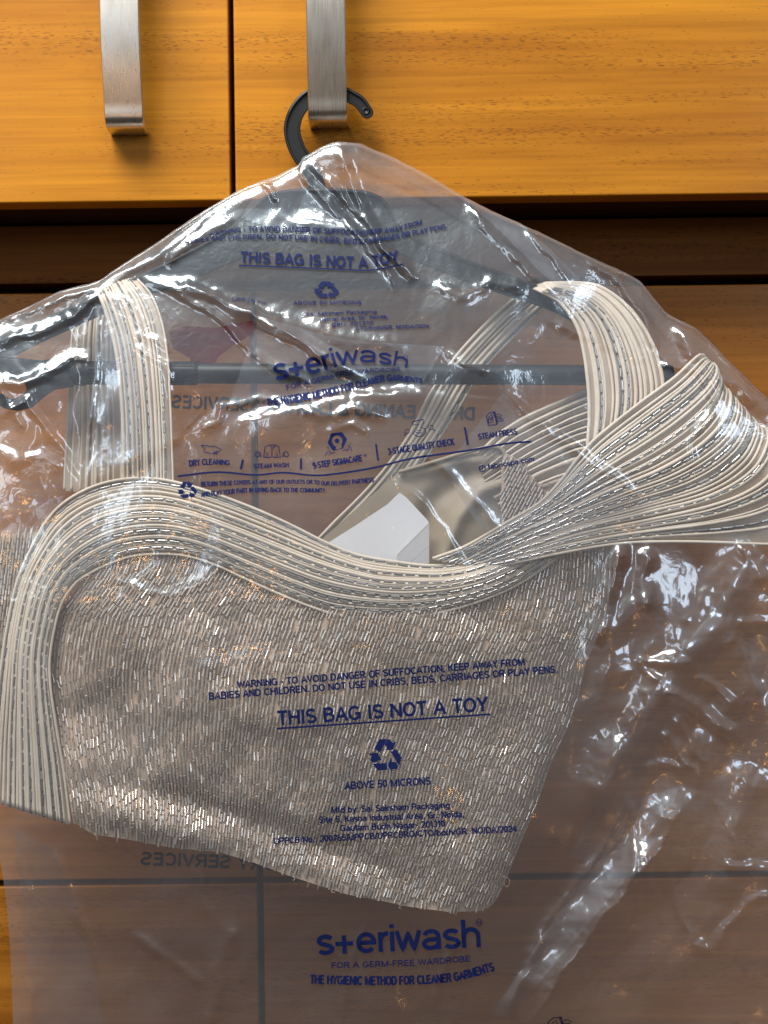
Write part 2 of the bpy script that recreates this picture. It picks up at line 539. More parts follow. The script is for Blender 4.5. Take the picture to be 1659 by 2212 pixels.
def handle(px_c, py_bottom, parent):
    """bowed flat steel strap: two feet on the door and a bar standing off it"""
    xc, zb = zx(px_c, py_bottom, Y_UP)
    w, th = 0.0250, 0.0030
    z_hi = zb + 0.165
    pts = []
    def bow(s):
        return 0.0215 + 0.012 * math.sin(math.pi * s)
    foot = [(Y_UP - 0.0002, zb + 0.0015), (Y_UP - 0.006, zb + 0.0012), (Y_UP - 0.011, zb + 0.0011), (Y_UP - 0.0145, zb + 0.0014)]
    for k in range(1, 5):
        a = k / 5 * math.pi / 2
        foot.append((Y_UP - 0.0145 - 0.0072 * math.sin(a), zb + 0.0014 + 0.0075 * (1 - math.cos(a))))
    bar = [(Y_UP - bow(s), zb + 0.0105 + s * (z_hi - zb - 0.021)) for s in np.linspace(0, 1, 28)]
    top = [(y, z_hi + zb - z) for (y, z) in reversed(foot)]
    path = np.array(foot + bar + top)
    t = np.gradient(path, axis=0); t /= np.linalg.norm(t, axis=1, keepdims=True)
    nrm = np.stack([-t[:, 1], t[:, 0]], -1)      # outward normal in (y, z)
    prof = []
    c = 0.0006
    for (u, q) in ((-w / 2 + c, 1), (w / 2 - c, 1), (w / 2, 1 - c / th * 2), (w / 2, -1 + c / th * 2), (w / 2 - c, -1), (-w / 2 + c, -1), (-w / 2, -1 + c / th * 2), (-w / 2, 1 - c / th * 2)):
        prof.append((u, q * th / 2))
    n = len(path); v = []
    for i in range(n):
        for (u, q) in prof:
            y, z = path[i] + nrm[i] * q
            v.append((xc + u, y, z))
    ns = len(prof); f = []
    for i in range(n - 1):
        for j in range(ns):
            k = (j + 1) % ns
            f.append((i * ns + j, (i + 1) * ns + j, (i + 1) * ns + k, i * ns + k))
    f.append(tuple(range(ns))); f.append(tuple(range((n - 1) * ns, n * ns))[::-1])
    m = MB(); m.add(v, f)
    o = m.build('handle', M_STEEL)
    o.data.set_sharp_from_angle(angle=math.radians(35))
    child(o, parent)
    return o
for o in wparts:
    child(o, wardrobe)
bpy.context.view_layer.update()
handle(291, 286, door_a)
handle(721, 277, door_b)
# the camera was held a little crooked to the furniture
from mathutils import Matrix
ROLL = Matrix.Rotation(math.radians(-0.72), 4, 'Y')
wardrobe.matrix_basis = ROLL @ wardrobe.matrix_basis

# ------------------------------------------------------------------ bag film: depth as a function of reference position
TOP = [(-60, 712), (0, 690), (60, 662), (130, 628), (190, 614), (215, 606), (240, 588), (290, 555), (330, 530), (385, 492), (440, 455), (500, 420), (535, 402),
       (565, 391), (600, 380), (625, 366), (645, 356), (652, 342), (672, 330), (700, 314), (728, 306), (752, 307), (776, 309), (800, 320), (860, 345), (905, 368), (950, 393),
       (1000, 424), (1060, 455), (1120, 481), (1180, 508), (1250, 543), (1300, 566), (1350, 588), (1385, 608), (1410, 640), (1440, 676), (1462, 688), (1500, 706), (1535, 738),
       (1570, 775), (1610, 815), (1659, 862), (1720, 925)]
BASE = [(250, 0.016), (450, 0.012), (620, 0.003), (800, -0.007), (1000, -0.012), (1300, -0.015), (1700, -0.012), (2000, -0.004), (2320, 0.004)]
# folds: (points, half width, height in mm, kind)
FOLDS = [
 ([(728, 308), (745, 360), (765, 410), (790, 470), (850, 560), (905, 612)], 13, 3.4, 'r'),
 ([(640, 358), (690, 420), (740, 470), (790, 520), (835, 590), (850, 625)], 10, 2.2, 'r'),
 ([(665, 345), (700, 380), (760, 450), (800, 490)], 9, 1.6, 'r'),
 ([(560, 392), (590, 415), (595, 440)], 8, 1.6, 'r'),
 ([(520, 405), (440, 470), (330, 560), (225, 606)], 16, 2.2, 'r'),
 ([(510, 470), (420, 520), (350, 570)], 14, 2.2, 'r'),
 ([(600, 470), (700, 490), (780, 492)], 12, 1.2, 'r'),
 ([(305, 602), (420, 628), (530, 670), (640, 728), (720, 775), (800, 832)], 15, 4.2, 'r'),
 ([(350, 612), (420, 655), (490, 700), (545, 765), (610, 800), (690, 838)], 9, 2.0, 'r'),
 ([(560, 690), (620, 722), (668, 757), (760, 812)], 8, 1.5, 'r'),
 ([(440, 672), (600, 690), (760, 735), (900, 750)], 22, 2.6, 'r'),
 ([(225, 640), (275, 660), (312, 700), (300, 722), (340, 732), (372, 762)], 8, 1.5, 'r'),
 ([(290, 745), (325, 770), (355, 790), (368, 830), (372, 870)], 8, 1.5, 'r'),
 ([(-20, 742), (60, 722), (120, 705), (180, 668), (225, 622)], 12, 2.6, 'r'),
 ([(-20, 700), (60, 676), (150, 640), (230, 618)], 9, 2.0, 'r'),
 ([(-20, 820), (40, 828), (110, 800), (150, 775), (205, 765)], 13, 3.0, 'r'),
 ([(-20, 800), (55, 935)], 9, 1.4, 'r'),
 ([(-10, 905), (60, 862), (85, 905), (130, 960), (172, 1036)], 9, 2.2, 'r'),
 ([(-20, 960), (40, 1000), (90, 985), (140, 1010)], 16, 2.8, 'r'),
 ([(210, 655), (205, 760), (198, 880), (176, 1010)], 9, 2.4, 'r'),
 ([(470, 918), (580, 888), (700, 852), (900, 838), (1000, 852)], 14, 2.8, 's'),
 ([(430, 930), (470, 915), (480, 880), (560, 860), (640, 875)], 10, 2.0, 'r'),
 ([(640, 880), (720, 900), (760, 880), (850, 905)], 12, 2.2, 'r'),
 ([(700, 930), (760, 915), (800, 940)], 10, 1.6, 'r'),
 ([(400, 930), (330, 990), (230, 1040), (60, 1120), (-20, 1140)], 12, 2.0, 's'),
 ([(930, 615), (1000, 640), (1060, 610), (1150, 625)], 14, 2.0, 'r'),
 ([(960, 760), (1010, 790), (1060, 800)], 10, 1.2, 'r'),
 ([(1000, 424), (1060, 500), (1140, 580), (1200, 640)], 12, 2.0, 'r'),
 ([(1120, 481), (1200, 560), (1230, 610)], 10, 1.6, 'r'),
 ([(1250, 543), (1330, 600), (1400, 690), (1420, 780)], 12, 3.0, 'r'),
 ([(1420, 782), (1500, 800), (1530, 830), (1545, 880)], 9, 2.4, 'r'),
 ([(1180, 690), (1300, 740), (1420, 782)], 12, 2.0, 'r'),
 ([(1545, 880), (1510, 930), (1495, 960), (1500, 1020)], 9, 1.8, 'r'),
 ([(1460, 690), (1500, 760), (1590, 830), (1660, 900)], 22, 3.6, 'r'),
 ([(1090, 850), (1180, 930), (1300, 1010), (1400, 1080)], 10, 1.6, 'r'),
 ([(880, 960), (960, 1010), (1040, 1100), (1090, 1150)], 9, 1.2, 'r'),
 ([(830, 1010), (920, 1090), (980, 1180), (1030, 1260)], 9, 1.2, 'r'),
 ([(1374, 1427), (1458, 1428), (1500, 1440)], 9, 1.8, 'r'),
 ([(1374, 1427), (1386, 1446), (1423, 1476)], 8, 1.4, 'r'),
 ([(1428, 1491), (1488, 1516), (1544, 1559), (1574, 1576), (1606, 1609)], 12, 3.2, 'r'),
 ([(1493, 1461), (1533, 1478), (1576, 1521), (1574, 1546)], 10, 2.0, 'r'),
 ([(1456, 1541), (1476, 1576), (1513, 1642), (1508, 1659)], 8, 1.6, 'r'),
 ([(1425, 1579), (1461, 1619), (1496, 1672)], 9, 1.8, 'r'),
 ([(1383, 1659), (1425, 1649), (1451, 1652), (1486, 1669)], 10, 1.8, 'r'),
 ([(1345, 1165), (1337, 1217), (1320, 1275), (1305, 1335), (1285, 1400)], 14, 3.4, 'r'),
 ([(1400, 1180), (1390, 1250), (1400, 1330)], 14, 2.4, 'r'),
 ([(1604, 1174), (1626, 1219), (1649, 1265)], 11, 2.4, 'r'),
 ([(1586, 1353), (1604, 1405), (1634, 1486), (1655, 1530)], 12, 2.4, 's'),
 ([(1586, 1340), (1680, 1345)], 8, 1.2, 'r'),
 ([(1640, 1180), (1540, 1330), (1440, 1470), (1340, 1640), (1250, 1800)], 40, 5.0, 'r'),
 ([(1500, 1690), (1430, 1830), (1330, 1950), (1230, 2080), (1130, 2240)], 70, 11.0, 't'),
 ([(1390, 1680), (1290, 1860), (1180, 2010), (1095, 2195)], 16, 2.2, 'r'),
 ([(1348, 1705), (1365, 1760), (1372, 1840), (1365, 1930)], 8, 1.2, 'r'),
 ([(1430, 1850), (1465, 1960), (1500, 2040), (1545, 2060)], 10, 1.8, 'r'),
 ([(1545, 2060), (1560, 2010), (1615, 1950), (1680, 1930)], 10, 1.8, 'r'),
 ([(1560, 1870), (1620, 1875), (1680, 1885)], 10, 2.0, 'r'),
 ([(1640, 1650), (1580, 1800), (1560, 1960)], 30, 3.0, 'r'),
 ([(1180, 2010), (1140, 2080), (1095, 2200)], 7, 1.0, 'r'),
 ([(45, 1780), (58, 1950), (75, 2230)], 14, 1.8, 'r'),
 ([(115, 1830), (165, 1960), (215, 2110)], 14, 1.4, 'r'),
 ([(420, 1870), (440, 1960), (520, 2040)], 16, 1.0, 'r'),
 ([(510, 1980), (470, 2090), (455, 2230)], 22, 1.8, 'r'),
 ([(280, 2010), (350, 2060), (440, 2130)], 14, 1.2, 'r'),
 ([(1000, 2000), (960, 2080), (930, 2190)], 9, 0.8, 'r'),
 ([(790, 1990), (750, 2100), (740, 2220)], 9, 0.8, 'r'),
 ([(250, 1250), (350, 1290), (440, 1260), (500, 1215)], 10, 1.2, 'r'),
 ([(280, 1140), (340, 1150), (345, 1220), (250, 1300)], 9, 1.0, 'r'),
 ([(400, 1450), (600, 1420), (800, 1390)], 30, 1.4, 'r'),
]
CALM = [(640, 540, 260, 60), (700, 640, 170, 60), (745, 820, 190, 60), (620, 1030, 260, 60), (950, 960, 240, 60), (830, 1500, 420, 90), (860, 1740, 330, 140), (870, 2060, 240, 80), (1320, 780, 130, 170), (1330, 1030, 190, 130), (300, 830, 70, 160), (460, 750, 130, 75)]
CRUMPLE = [(90, 780, 190, 190, 1.0), (90, 980, 190, 110, 0.9), (640, 890, 240, 70, 1.0), (720, 420, 150, 110, 0.8), (480, 720, 160, 100, 0.2), (1300, 640, 140, 90, 0.5), (1400, 1330, 150, 190, 1.8),
           (1520, 1560, 170, 160, 1.9), (1620, 1230, 70, 100, 1.2), (1340, 1950, 90, 130, 1.5), (1250, 2080, 90, 120, 1.4), (1480, 1780, 180, 120, 1.5), (1560, 2080, 140, 120, 1.0), (1560, 900, 110, 110, 0.6),
           (1050, 640, 140, 60, 0.6), (300, 1200, 160, 90, 0.5), (400, 2080, 260, 130, 0.4), (980, 1110, 120, 80, 0.5), (820, 2180, 160, 60, 0.4)]

def film_y(px, py, side=0):
    px, py = np.broadcast_arrays(np.asarray(px, float), np.asarray(py, float))
    wx = px + 9 * vnoise(px / 38, py / 38, 3) + 4 * vnoise(px / 13, py / 13, 4)
    wy = py + 9 * vnoise(px / 38 + 7, py / 38, 5) + 4 * vnoise(px / 13, py / 13 + 3, 6)
    y = interp(py, BASE).astype(float)
    h = np.zeros(px.shape)                       # millimetres towards the camera
    h += 7.0 * vnoise(px / 330, py / 390, 11) + 4.0 * vnoise(px / 150, py / 190, 12)
    for pts, w, a, kind in FOLDS:
        d, s, t = seg_dist(wx, wy, pts)
        end = np.clip(np.minimum(t, 1 - t) * 7, 0.12, 1) * (0.75 + 0.6 * vnoise(px / 60, py / 60, 21))
        gain = 1 + 0.8 * smooth(np.mean([q[0] for q in pts]), 1250, 1400) * smooth(np.mean([q[1] for q in pts]), 1050, 1200)
        a, w = a * gain * 1.2, w * (1 + 0.35 * (gain - 1))
        if kind == 'r':
            h += a * end * np.exp(-(d / w) ** 2 * 1.2)
        elif kind == 't':
            h += a * end * np.clip(1 - d / w, 0, 1)
        else:
            near = np.exp(-(d / (w * 5)) ** 2)
            h += a * end * near * np.tanh(s * d / w * 1.5) * 0.8
    amp = np.full(px.shape, 0.22)
    for cx, cy, rx, ry, a in CRUMPLE:
        amp += 0.8 * a * np.exp(-((px - cx) / rx) ** 2 - ((py - cy) / ry) ** 2)
    for cx, cy, rx, ry in CALM:
        amp *= 1 - 0.78 * np.exp(-(((px - cx) / rx) ** 2) ** 2 - (((py - cy) / ry) ** 2) ** 2)
    ux = px + 26 * vnoise(px / 55, py / 55, 31)
    uy = py + 26 * vnoise(px / 55, py / 55, 32)
    c, s_ = math.cos(0.5), math.sin(0.5)
    rx_, ry_ = ux * c - uy * s_, ux * s_ + uy * c
    h += amp * (6.0 * tri_noise(rx_ / 105, ry_ / 150, 41) + 1.9 * tri_noise(ry_ / 52 + 5, rx_ / 66, 42) + 0.45 * tri_noise(rx_ / 23, ry_ / 23, 43))
    e = np.clip((py - interp(px, TOP)) / 34.0, 0, 1)
    h -= 6.0 * (1 - np.sqrt(1 - (1 - e) ** 2))
    y -= 0.006 * np.exp(-((px - 1450) / 300) ** 2 - ((py - 960) / 200) ** 2)
    y = y - h * 0.001
    # lies over the garment, never through it
    return y

def left_x(py):
    return interp(py, [(0, -60), (1780, -60), (1850, 0), (1950, 14), (2050, 22), (2212, 28), (2330, 30)])

def film_mesh(name, mat, fn, step):
    x = np.arange(-60, 1722, step)
    m = int(1960 / step)
    v = np.linspace(0, 1, m)
    X = np.repeat(x[:, None], m, 1)
    T = interp(x, TOP) + 2.0 * vnoise(x / 14, x * 0 + 2, 77)
    Y = T[:, None] + (2320 - T[:, None]) * v[None, :] ** 1.08
    lx = left_x(Y)
    X = lx + (X + 60) / 1780 * (1720 - lx)
    D = fn(X, Y)
    W = P(X, Y, D).reshape(-1, 3)
    mb_ = MB(); mb_.add(W, grid_faces(len(x), m))
    return mb_.build(name, mat)

def back_y(px, py):
    px, py = np.broadcast_arrays(np.asarray(px, float), np.asarray(py, float))
    y = interp(py, [(250, 0.043), (440, 0.047), (620, 0.060), (900, 0.074), (1500, 0.080), (2320, 0.080)])
    h = 7 * vnoise(px / 260 + 3, py / 320, 51) + 3 * vnoise(px / 110, py / 140, 52)
    ux = px + 26 * vnoise(px / 55, py / 55, 61); uy = py + 26 * vnoise(px / 55, py / 55, 62)
    h += 0.55 * (5.0 * tri_noise(ux / 95, uy / 120, 63) + 2.0 * tri_noise(uy / 41, ux / 47, 64))
    h *= 0.45 + 0.55 * smooth(py, 450, 700)
    e = np.clip((py - interp(px, TOP)) / 60.0, 0, 1)
    fy = film_y(px, py)
    y = y - h * 0.001
    return fy * (1 - smooth(e, 0, 1)) + y * smooth(e, 0, 1) + 0.0006

bag = empty('garment_bag', (0, 0.02, P(735, 305, 0.02)[2]), 'clear crinkled plastic garment bag printed in navy, pulled over the hanger and blouse', 'plastic bag')
front = film_mesh('front_film', M_FILM, film_y, 3.0); child(front, bag)
back = film_mesh('back_film', M_FILMB, back_y, 7.0); child(back, bag)

def overlap(edge_a, edge_b, n=70, m=40, back=0.0016):
    a_, b_ = catmull(edge_a, n), catmull(edge_b, n)
    v = np.linspace(0, 1, m)[None, :, None]
    q = a_[:, None, :] * (1 - v) + b_[:, None, :] * v
    wob = 3.0 * vnoise(q[..., 0] / 22, q[..., 1] / 22, 201)
    X_, Y_ = q[..., 0] + wob, q[..., 1] + 3.0 * vnoise(q[..., 0] / 22, q[..., 1] / 22, 202)
    D_ = film_y(X_, Y_) + back + 0.0012 * vnoise(X_ / 70, Y_ / 70, 203)
    mb_ = MB(); mb_.add(P(X_, Y_, D_).reshape(-1, 3), grid_faces(n, m))
    return child(mb_.build('overlap_fold', M_FILM), front)
overlap([(560, 684), (640, 706), (740, 732), (860, 742), (960, 748)], [(478, 918), (580, 886), (700, 852), (800, 842), (905, 842)])
overlap([(560, 405), (640, 400), (740, 470), (800, 540), (850, 628)], [(520, 470), (610, 497), (700, 500), (770, 540), (848, 630)])
overlap([(1636, 1176), (1530, 1330), (1440, 1450), (1330, 1640), (1230, 1850)], [(1668, 1230), (1570, 1390), (1480, 1530), (1390, 1690), (1290, 1870)])
overlap([(1586, 1353), (1604, 1405), (1634, 1486), (1655, 1540)], [(1712, 1345), (1715, 1410), (1715, 1490), (1716, 1560)])
overlap([(1470, 1700), (1400, 1840), (1300, 1960), (1100, 2200)], [(1350, 1730), (1300, 1830), (1200, 1980), (1060, 2190)])
overlap([(32, 1790), (46, 1950), (62, 2100), (72, 2240)], [(118, 1830), (165, 1960), (205, 2100), (225, 2240)])
overlap([(205, 655), (203, 760), (196, 880), (176, 1010)], [(268, 690), (290, 780), (300, 890), (290, 1005)])
overlap([(1085, 848), (1180, 925), (1300, 1005), (1420, 1092)], [(960, 1010), (1010, 1100), (1060, 1180), (1035, 1262)])
overlap([(1000, 424), (1080, 500), (1160, 580), (1230, 640)], [(1125, 484), (1190, 540), (1240, 590), (1300, 650)])

# ------------------------------------------------------------------ printing on the film
def arc(cx, cy, rx, ry, a0, a1, n=14):
    a = np.radians(np.linspace(a0, a1, n))
    return list(zip(cx + rx * np.cos(a), cy + ry * np.sin(a)))
# the logo's rounded lettering as pen strokes: x along the word, y up, x-height 1
LOGO = []
def _logo():
    x = 0.0
    def put(strokes, adv):
        nonlocal x
        for st in strokes: LOGO.append([(a + x, b) for a, b in st])
        x += adv
    S = [arc(0.40, 0.70, 0.29, 0.20, 25, 180, 12) + [(0.12, 0.64), (0.22, 0.54), (0.42, 0.48), (0.60, 0.42), (0.69, 0.30)] + arc(0.40, 0.28, 0.30, 0.20, 0, -155, 12)]
    put(S, 0.84)
    put([[(0.0, 0.50), (0.80, 0.50)], [(0.40, 0.92), (0.40, 0.0)]], 0.94)
    put([[(0.10, 0.50), (0.80, 0.50)] + arc(0.45, 0.50, 0.36, 0.42, 8, 318, 24)], 0.98)
    put([[(0.10, 0.0), (0.10, 1.0)], [(0.10, 0.55)] + arc(0.44, 0.56, 0.33, 0.36, 170, 85, 8)], 0.53)
    put([[(0.10, 0.0), (0.10, 1.0)], [(0.10, 1.17), (0.10, 1.37)]], 0.26)
    put([[(0.05, 1.0), (0.30, 0.06), (0.56, 0.88), (0.82, 0.06), (1.07, 1.0)]], 1.16)
    put([arc(0.44, 0.66, 0.32, 0.26, 165, 0, 10) + [(0.76, 0.0)], [(0.76, 0.52), (0.48, 0.50)] + arc(0.40, 0.29, 0.30, 0.21, 90, 290, 14) + [(0.62, 0.12), (0.76, 0.28)]], 0.95)
    put(S, 0.84)
    put([[(0.10, 0.0), (0.10, 1.42)], [(0.10, 0.50)] + arc(0.43, 0.58, 0.32, 0.34, 175, 0, 12) + [(0.75, 0.0)]], 0.85)
    return x
LOGO_W = _logo()

def _font():
    F = {}
    lo, hi = .075, .925
    F['A'] = .74, [[(.04, 0), (.37, .95), (.70, 0)], [(.16, .33), (.58, .33)]]
    F['B'] = .70, [[(.09, 0), (.09, 1)], [(.09, hi), (.36, hi)] + arc(.36, .73, .20, .195, 90, -90, 7) + [(.09, .535)], [(.36, .535)] + arc(.38, .305, .23, .23, 90, -90, 7) + [(.09, lo)]]
    F['C'] = .73, [arc(.39, .5, .31, .425, 42, 318)]
    F['D'] = .74, [[(.09, 0), (.09, 1)], [(.09, hi), (.30, hi)] + arc(.31, .5, .34, .425, 90, -90, 10) + [(.09, lo)]]
    F['E'] = .64, [[(.09, 0), (.09, 1)], [(.09, hi), (.58, hi)], [(.09, .52), (.55, .52)], [(.09, lo), (.60, lo)]]
    F['F'] = .60, [[(.09, 0), (.09, 1)], [(.09, hi), (.57, hi)], [(.09, .50), (.52, .50)]]
    F['G'] = .79, [arc(.39, .5, .31, .425, 42, 315) + [(.69, .18), (.69, .46), (.42, .46)]]
    F['H'] = .72, [[(.09, 0), (.09, 1)], [(.63, 0), (.63, 1)], [(.09, .52), (.63, .52)]]
    F['I'] = .27, [[(.135, 0), (.135, 1)]]
    F['K'] = .70, [[(.09, 0), (.09, 1)], [(.62, 1), (.10, .40)], [(.28, .60), (.66, 0)]]
    F['L'] = .58, [[(.09, 0), (.09, 1)], [(.09, lo), (.56, lo)]]
    F['M'] = .86, [[(.09, 0), (.09, 1)], [(.09, .95), (.43, .06), (.77, .95)], [(.77, 0), (.77, 1)]]
    F['N'] = .74, [[(.09, 0), (.09, 1)], [(.09, .95), (.65, .05)], [(.65, 0), (.65, 1)]]
    F['O'] = .80, [arc(.40, .5, .32, .425, 0, 360, 20)]
    F['P'] = .67, [[(.09, 0), (.09, 1)], [(.09, hi), (.36, hi)] + arc(.36, .69, .23, .235, 90, -90, 8) + [(.09, .455)]]
    F['Q'] = .80, [arc(.40, .5, .32, .425, 0, 360, 20), [(.44, .27), (.72, .0)]]
    F['R'] = .72, [[(.09, 0), (.09, 1)], [(.09, hi), (.38, hi)] + arc(.38, .71, .22, .215, 90, -90, 8) + [(.09, .495)], [(.38, .49), (.65, 0)]]
    F['S'] = .67, [arc(.33, .715, .235, .21, 25, 225, 10) + arc(.335, .285, .255, .21, 45, -155, 10)]
    F['T'] = .64, [[(.01, hi), (.63, hi)], [(.32, 0), (.32, hi)]]
    F['U'] = .72, [[(.09, 1), (.09, .34)] + arc(.36, .34, .27, .265, 180, 360, 10) + [(.63, 1)]]
    F['V'] = .68, [[(.04, 1), (.34, .05), (.64, 1)]]
    F['W'] = .98, [[(.04, 1), (.26, .05), (.49, .93), (.72, .05), (.94, 1)]]
    F['Y'] = .68, [[(.04, 1), (.34, .46), (.64, 1)], [(.34, .46), (.34, 0)]]
    F['0'] = .58, [arc(.29, .5, .215, .425, 0, 360, 18)]
    F['1'] = .42, [[(.06, .74), (.26, .94)], [(.26, 0), (.26, 1)]]
    F['2'] = .58, [arc(.29, .70, .22, .225, 165, -35, 10) + [(.08, lo), (.54, lo)]]
    F['3'] = .58, [arc(.27, .725, .20, .20, 150, -90, 9), arc(.28, .30, .225, .225, 90, -150, 9)]
    F['4'] = .60, [[(.42, 0), (.42, .95), (.05, .30), (.58, .30)]]
    F['5'] = .58, [[(.52, hi), (.14, hi), (.09, .50)] + arc(.27, .315, .235, .24, 130, -150, 11)]
    F['6'] = .58, [arc(.29, .305, .215, .23, 0, 360, 16), arc(.33, .50, .255, .425, 200, 60, 9)]
    F['7'] = .56, [[(.04, hi), (.52, hi), (.20, 0)]]
    F['9'] = .58, [arc(.29, .695, .215, .23, 0, 360, 16), arc(.25, .50, .255, .425, 20, -120, 9)]
    bowl = lambda cx: arc(cx, .36, .225, .285, 0, 360, 16)
    F['a'] = .58, [arc(.28, .50, .20, .155, 160, 0, 8) + [(.48, .0)], [(.48, .40), (.30, .38)] + arc(.25, .21, .185, .145, 90, 290, 9) + [(.48, .2)]]
    F['b'] = .62, [[(.09, 0), (.09, 1)], bowl(.32)]
    F['c'] = .57, [arc(.31, .36, .235, .285, 45, 315, 12)]
    F['d'] = .62, [[(.53, 0), (.53, 1)], bowl(.30)]
    F['e'] = .61, [[(.08, .37), (.54, .37)] + arc(.305, .36, .235, .285, 3, 315, 14)]
    F['f'] = .34, [[(.15, 0), (.15, .80)] + arc(.30, .80, .15, .13, 180, 85, 5), [(.0, .66), (.32, .66)]]
    F['g'] = .62, [[(.53, .72), (.53, -.05)] + arc(.30, -.05, .23, .16, 0, -150, 8), bowl(.30)]
    F['h'] = .61, [[(.09, 0), (.09, 1)], [(.09, .36)] + arc(.31, .44, .21, .21, 170, 0, 8) + [(.52, 0)]]
    F['i'] = .25, [[(.125, 0), (.125, .72)], [(.125, .86), (.125, 1)]]
    F['k'] = .55, [[(.09, 0), (.09, 1)], [(.49, .72), (.10, .28)], [(.24, .44), (.53, 0)]]
    F['l'] = .25, [[(.125, 0), (.125, 1)]]
    F['m'] = .90, [[(.09, 0), (.09, .72)], [(.09, .40)] + arc(.27, .47, .17, .18, 170, 0, 7) + [(.44, 0)], [(.44, .40)] + arc(.62, .47, .18, .18, 170, 0, 7) + [(.80, 0)]]
    F['n'] = .61, [[(.09, 0), (.09, .72)], [(.09, .36)] + arc(.31, .44, .21, .21, 170, 0, 8) + [(.52, 0)]]
    F['o'] = .62, [arc(.31, .36, .235, .285, 0, 360, 16)]
    F['p'] = .62, [[(.09, -.26), (.09, .72)], bowl(.32)]
    F['r'] = .39, [[(.09, 0), (.09, .72)], [(.09, .36)] + arc(.31, .42, .20, .22, 170, 80, 5)]
    F['s'] = .54, [arc(.27, .50, .18, .145, 25, 225, 9) + arc(.27, .215, .195, .145, 45, -155, 9)]
    F['t'] = .36, [[(.15, .92), (.15, .18)] + arc(.27, .18, .12, .11, 180, 280, 5), [(.0, .66), (.33, .66)]]
    F['u'] = .61, [[(.09, .72), (.09, .30)] + arc(.30, .30, .21, .23, 180, 350, 8), [(.52, 0), (.52, .72)]]
    F['y'] = .54, [[(.04, .72), (.28, .05)], [(.50, .72), (.24, -.08), (.14, -.19), (.05, -.19)]]
    F['-'] = .38, [[(.05, .38), (.33, .38)]]
    F['.'] = .29, [[(.145, 0), (.145, .20)]]
    F[','] = .27, [[(.14, .15), (.14, .0), (.08, -.14)]]
    F[':'] = .27, [[(.135, 0), (.135, .16)], [(.135, .52), (.135, .68)]]
    F['/'] = .32, [[(.02, -.02), (.30, 1.02)]]
    F['&'] = .76, [[(.70, 0), (.20, .62)] + arc(.33, .78, .15, .14, 205, -30, 9) + [(.14, .40)] + arc(.29, .25, .22, .18, 150, 300, 8) + [(.64, .44)]]
    F[' '] = .32, []
    return F
FONT = _font()

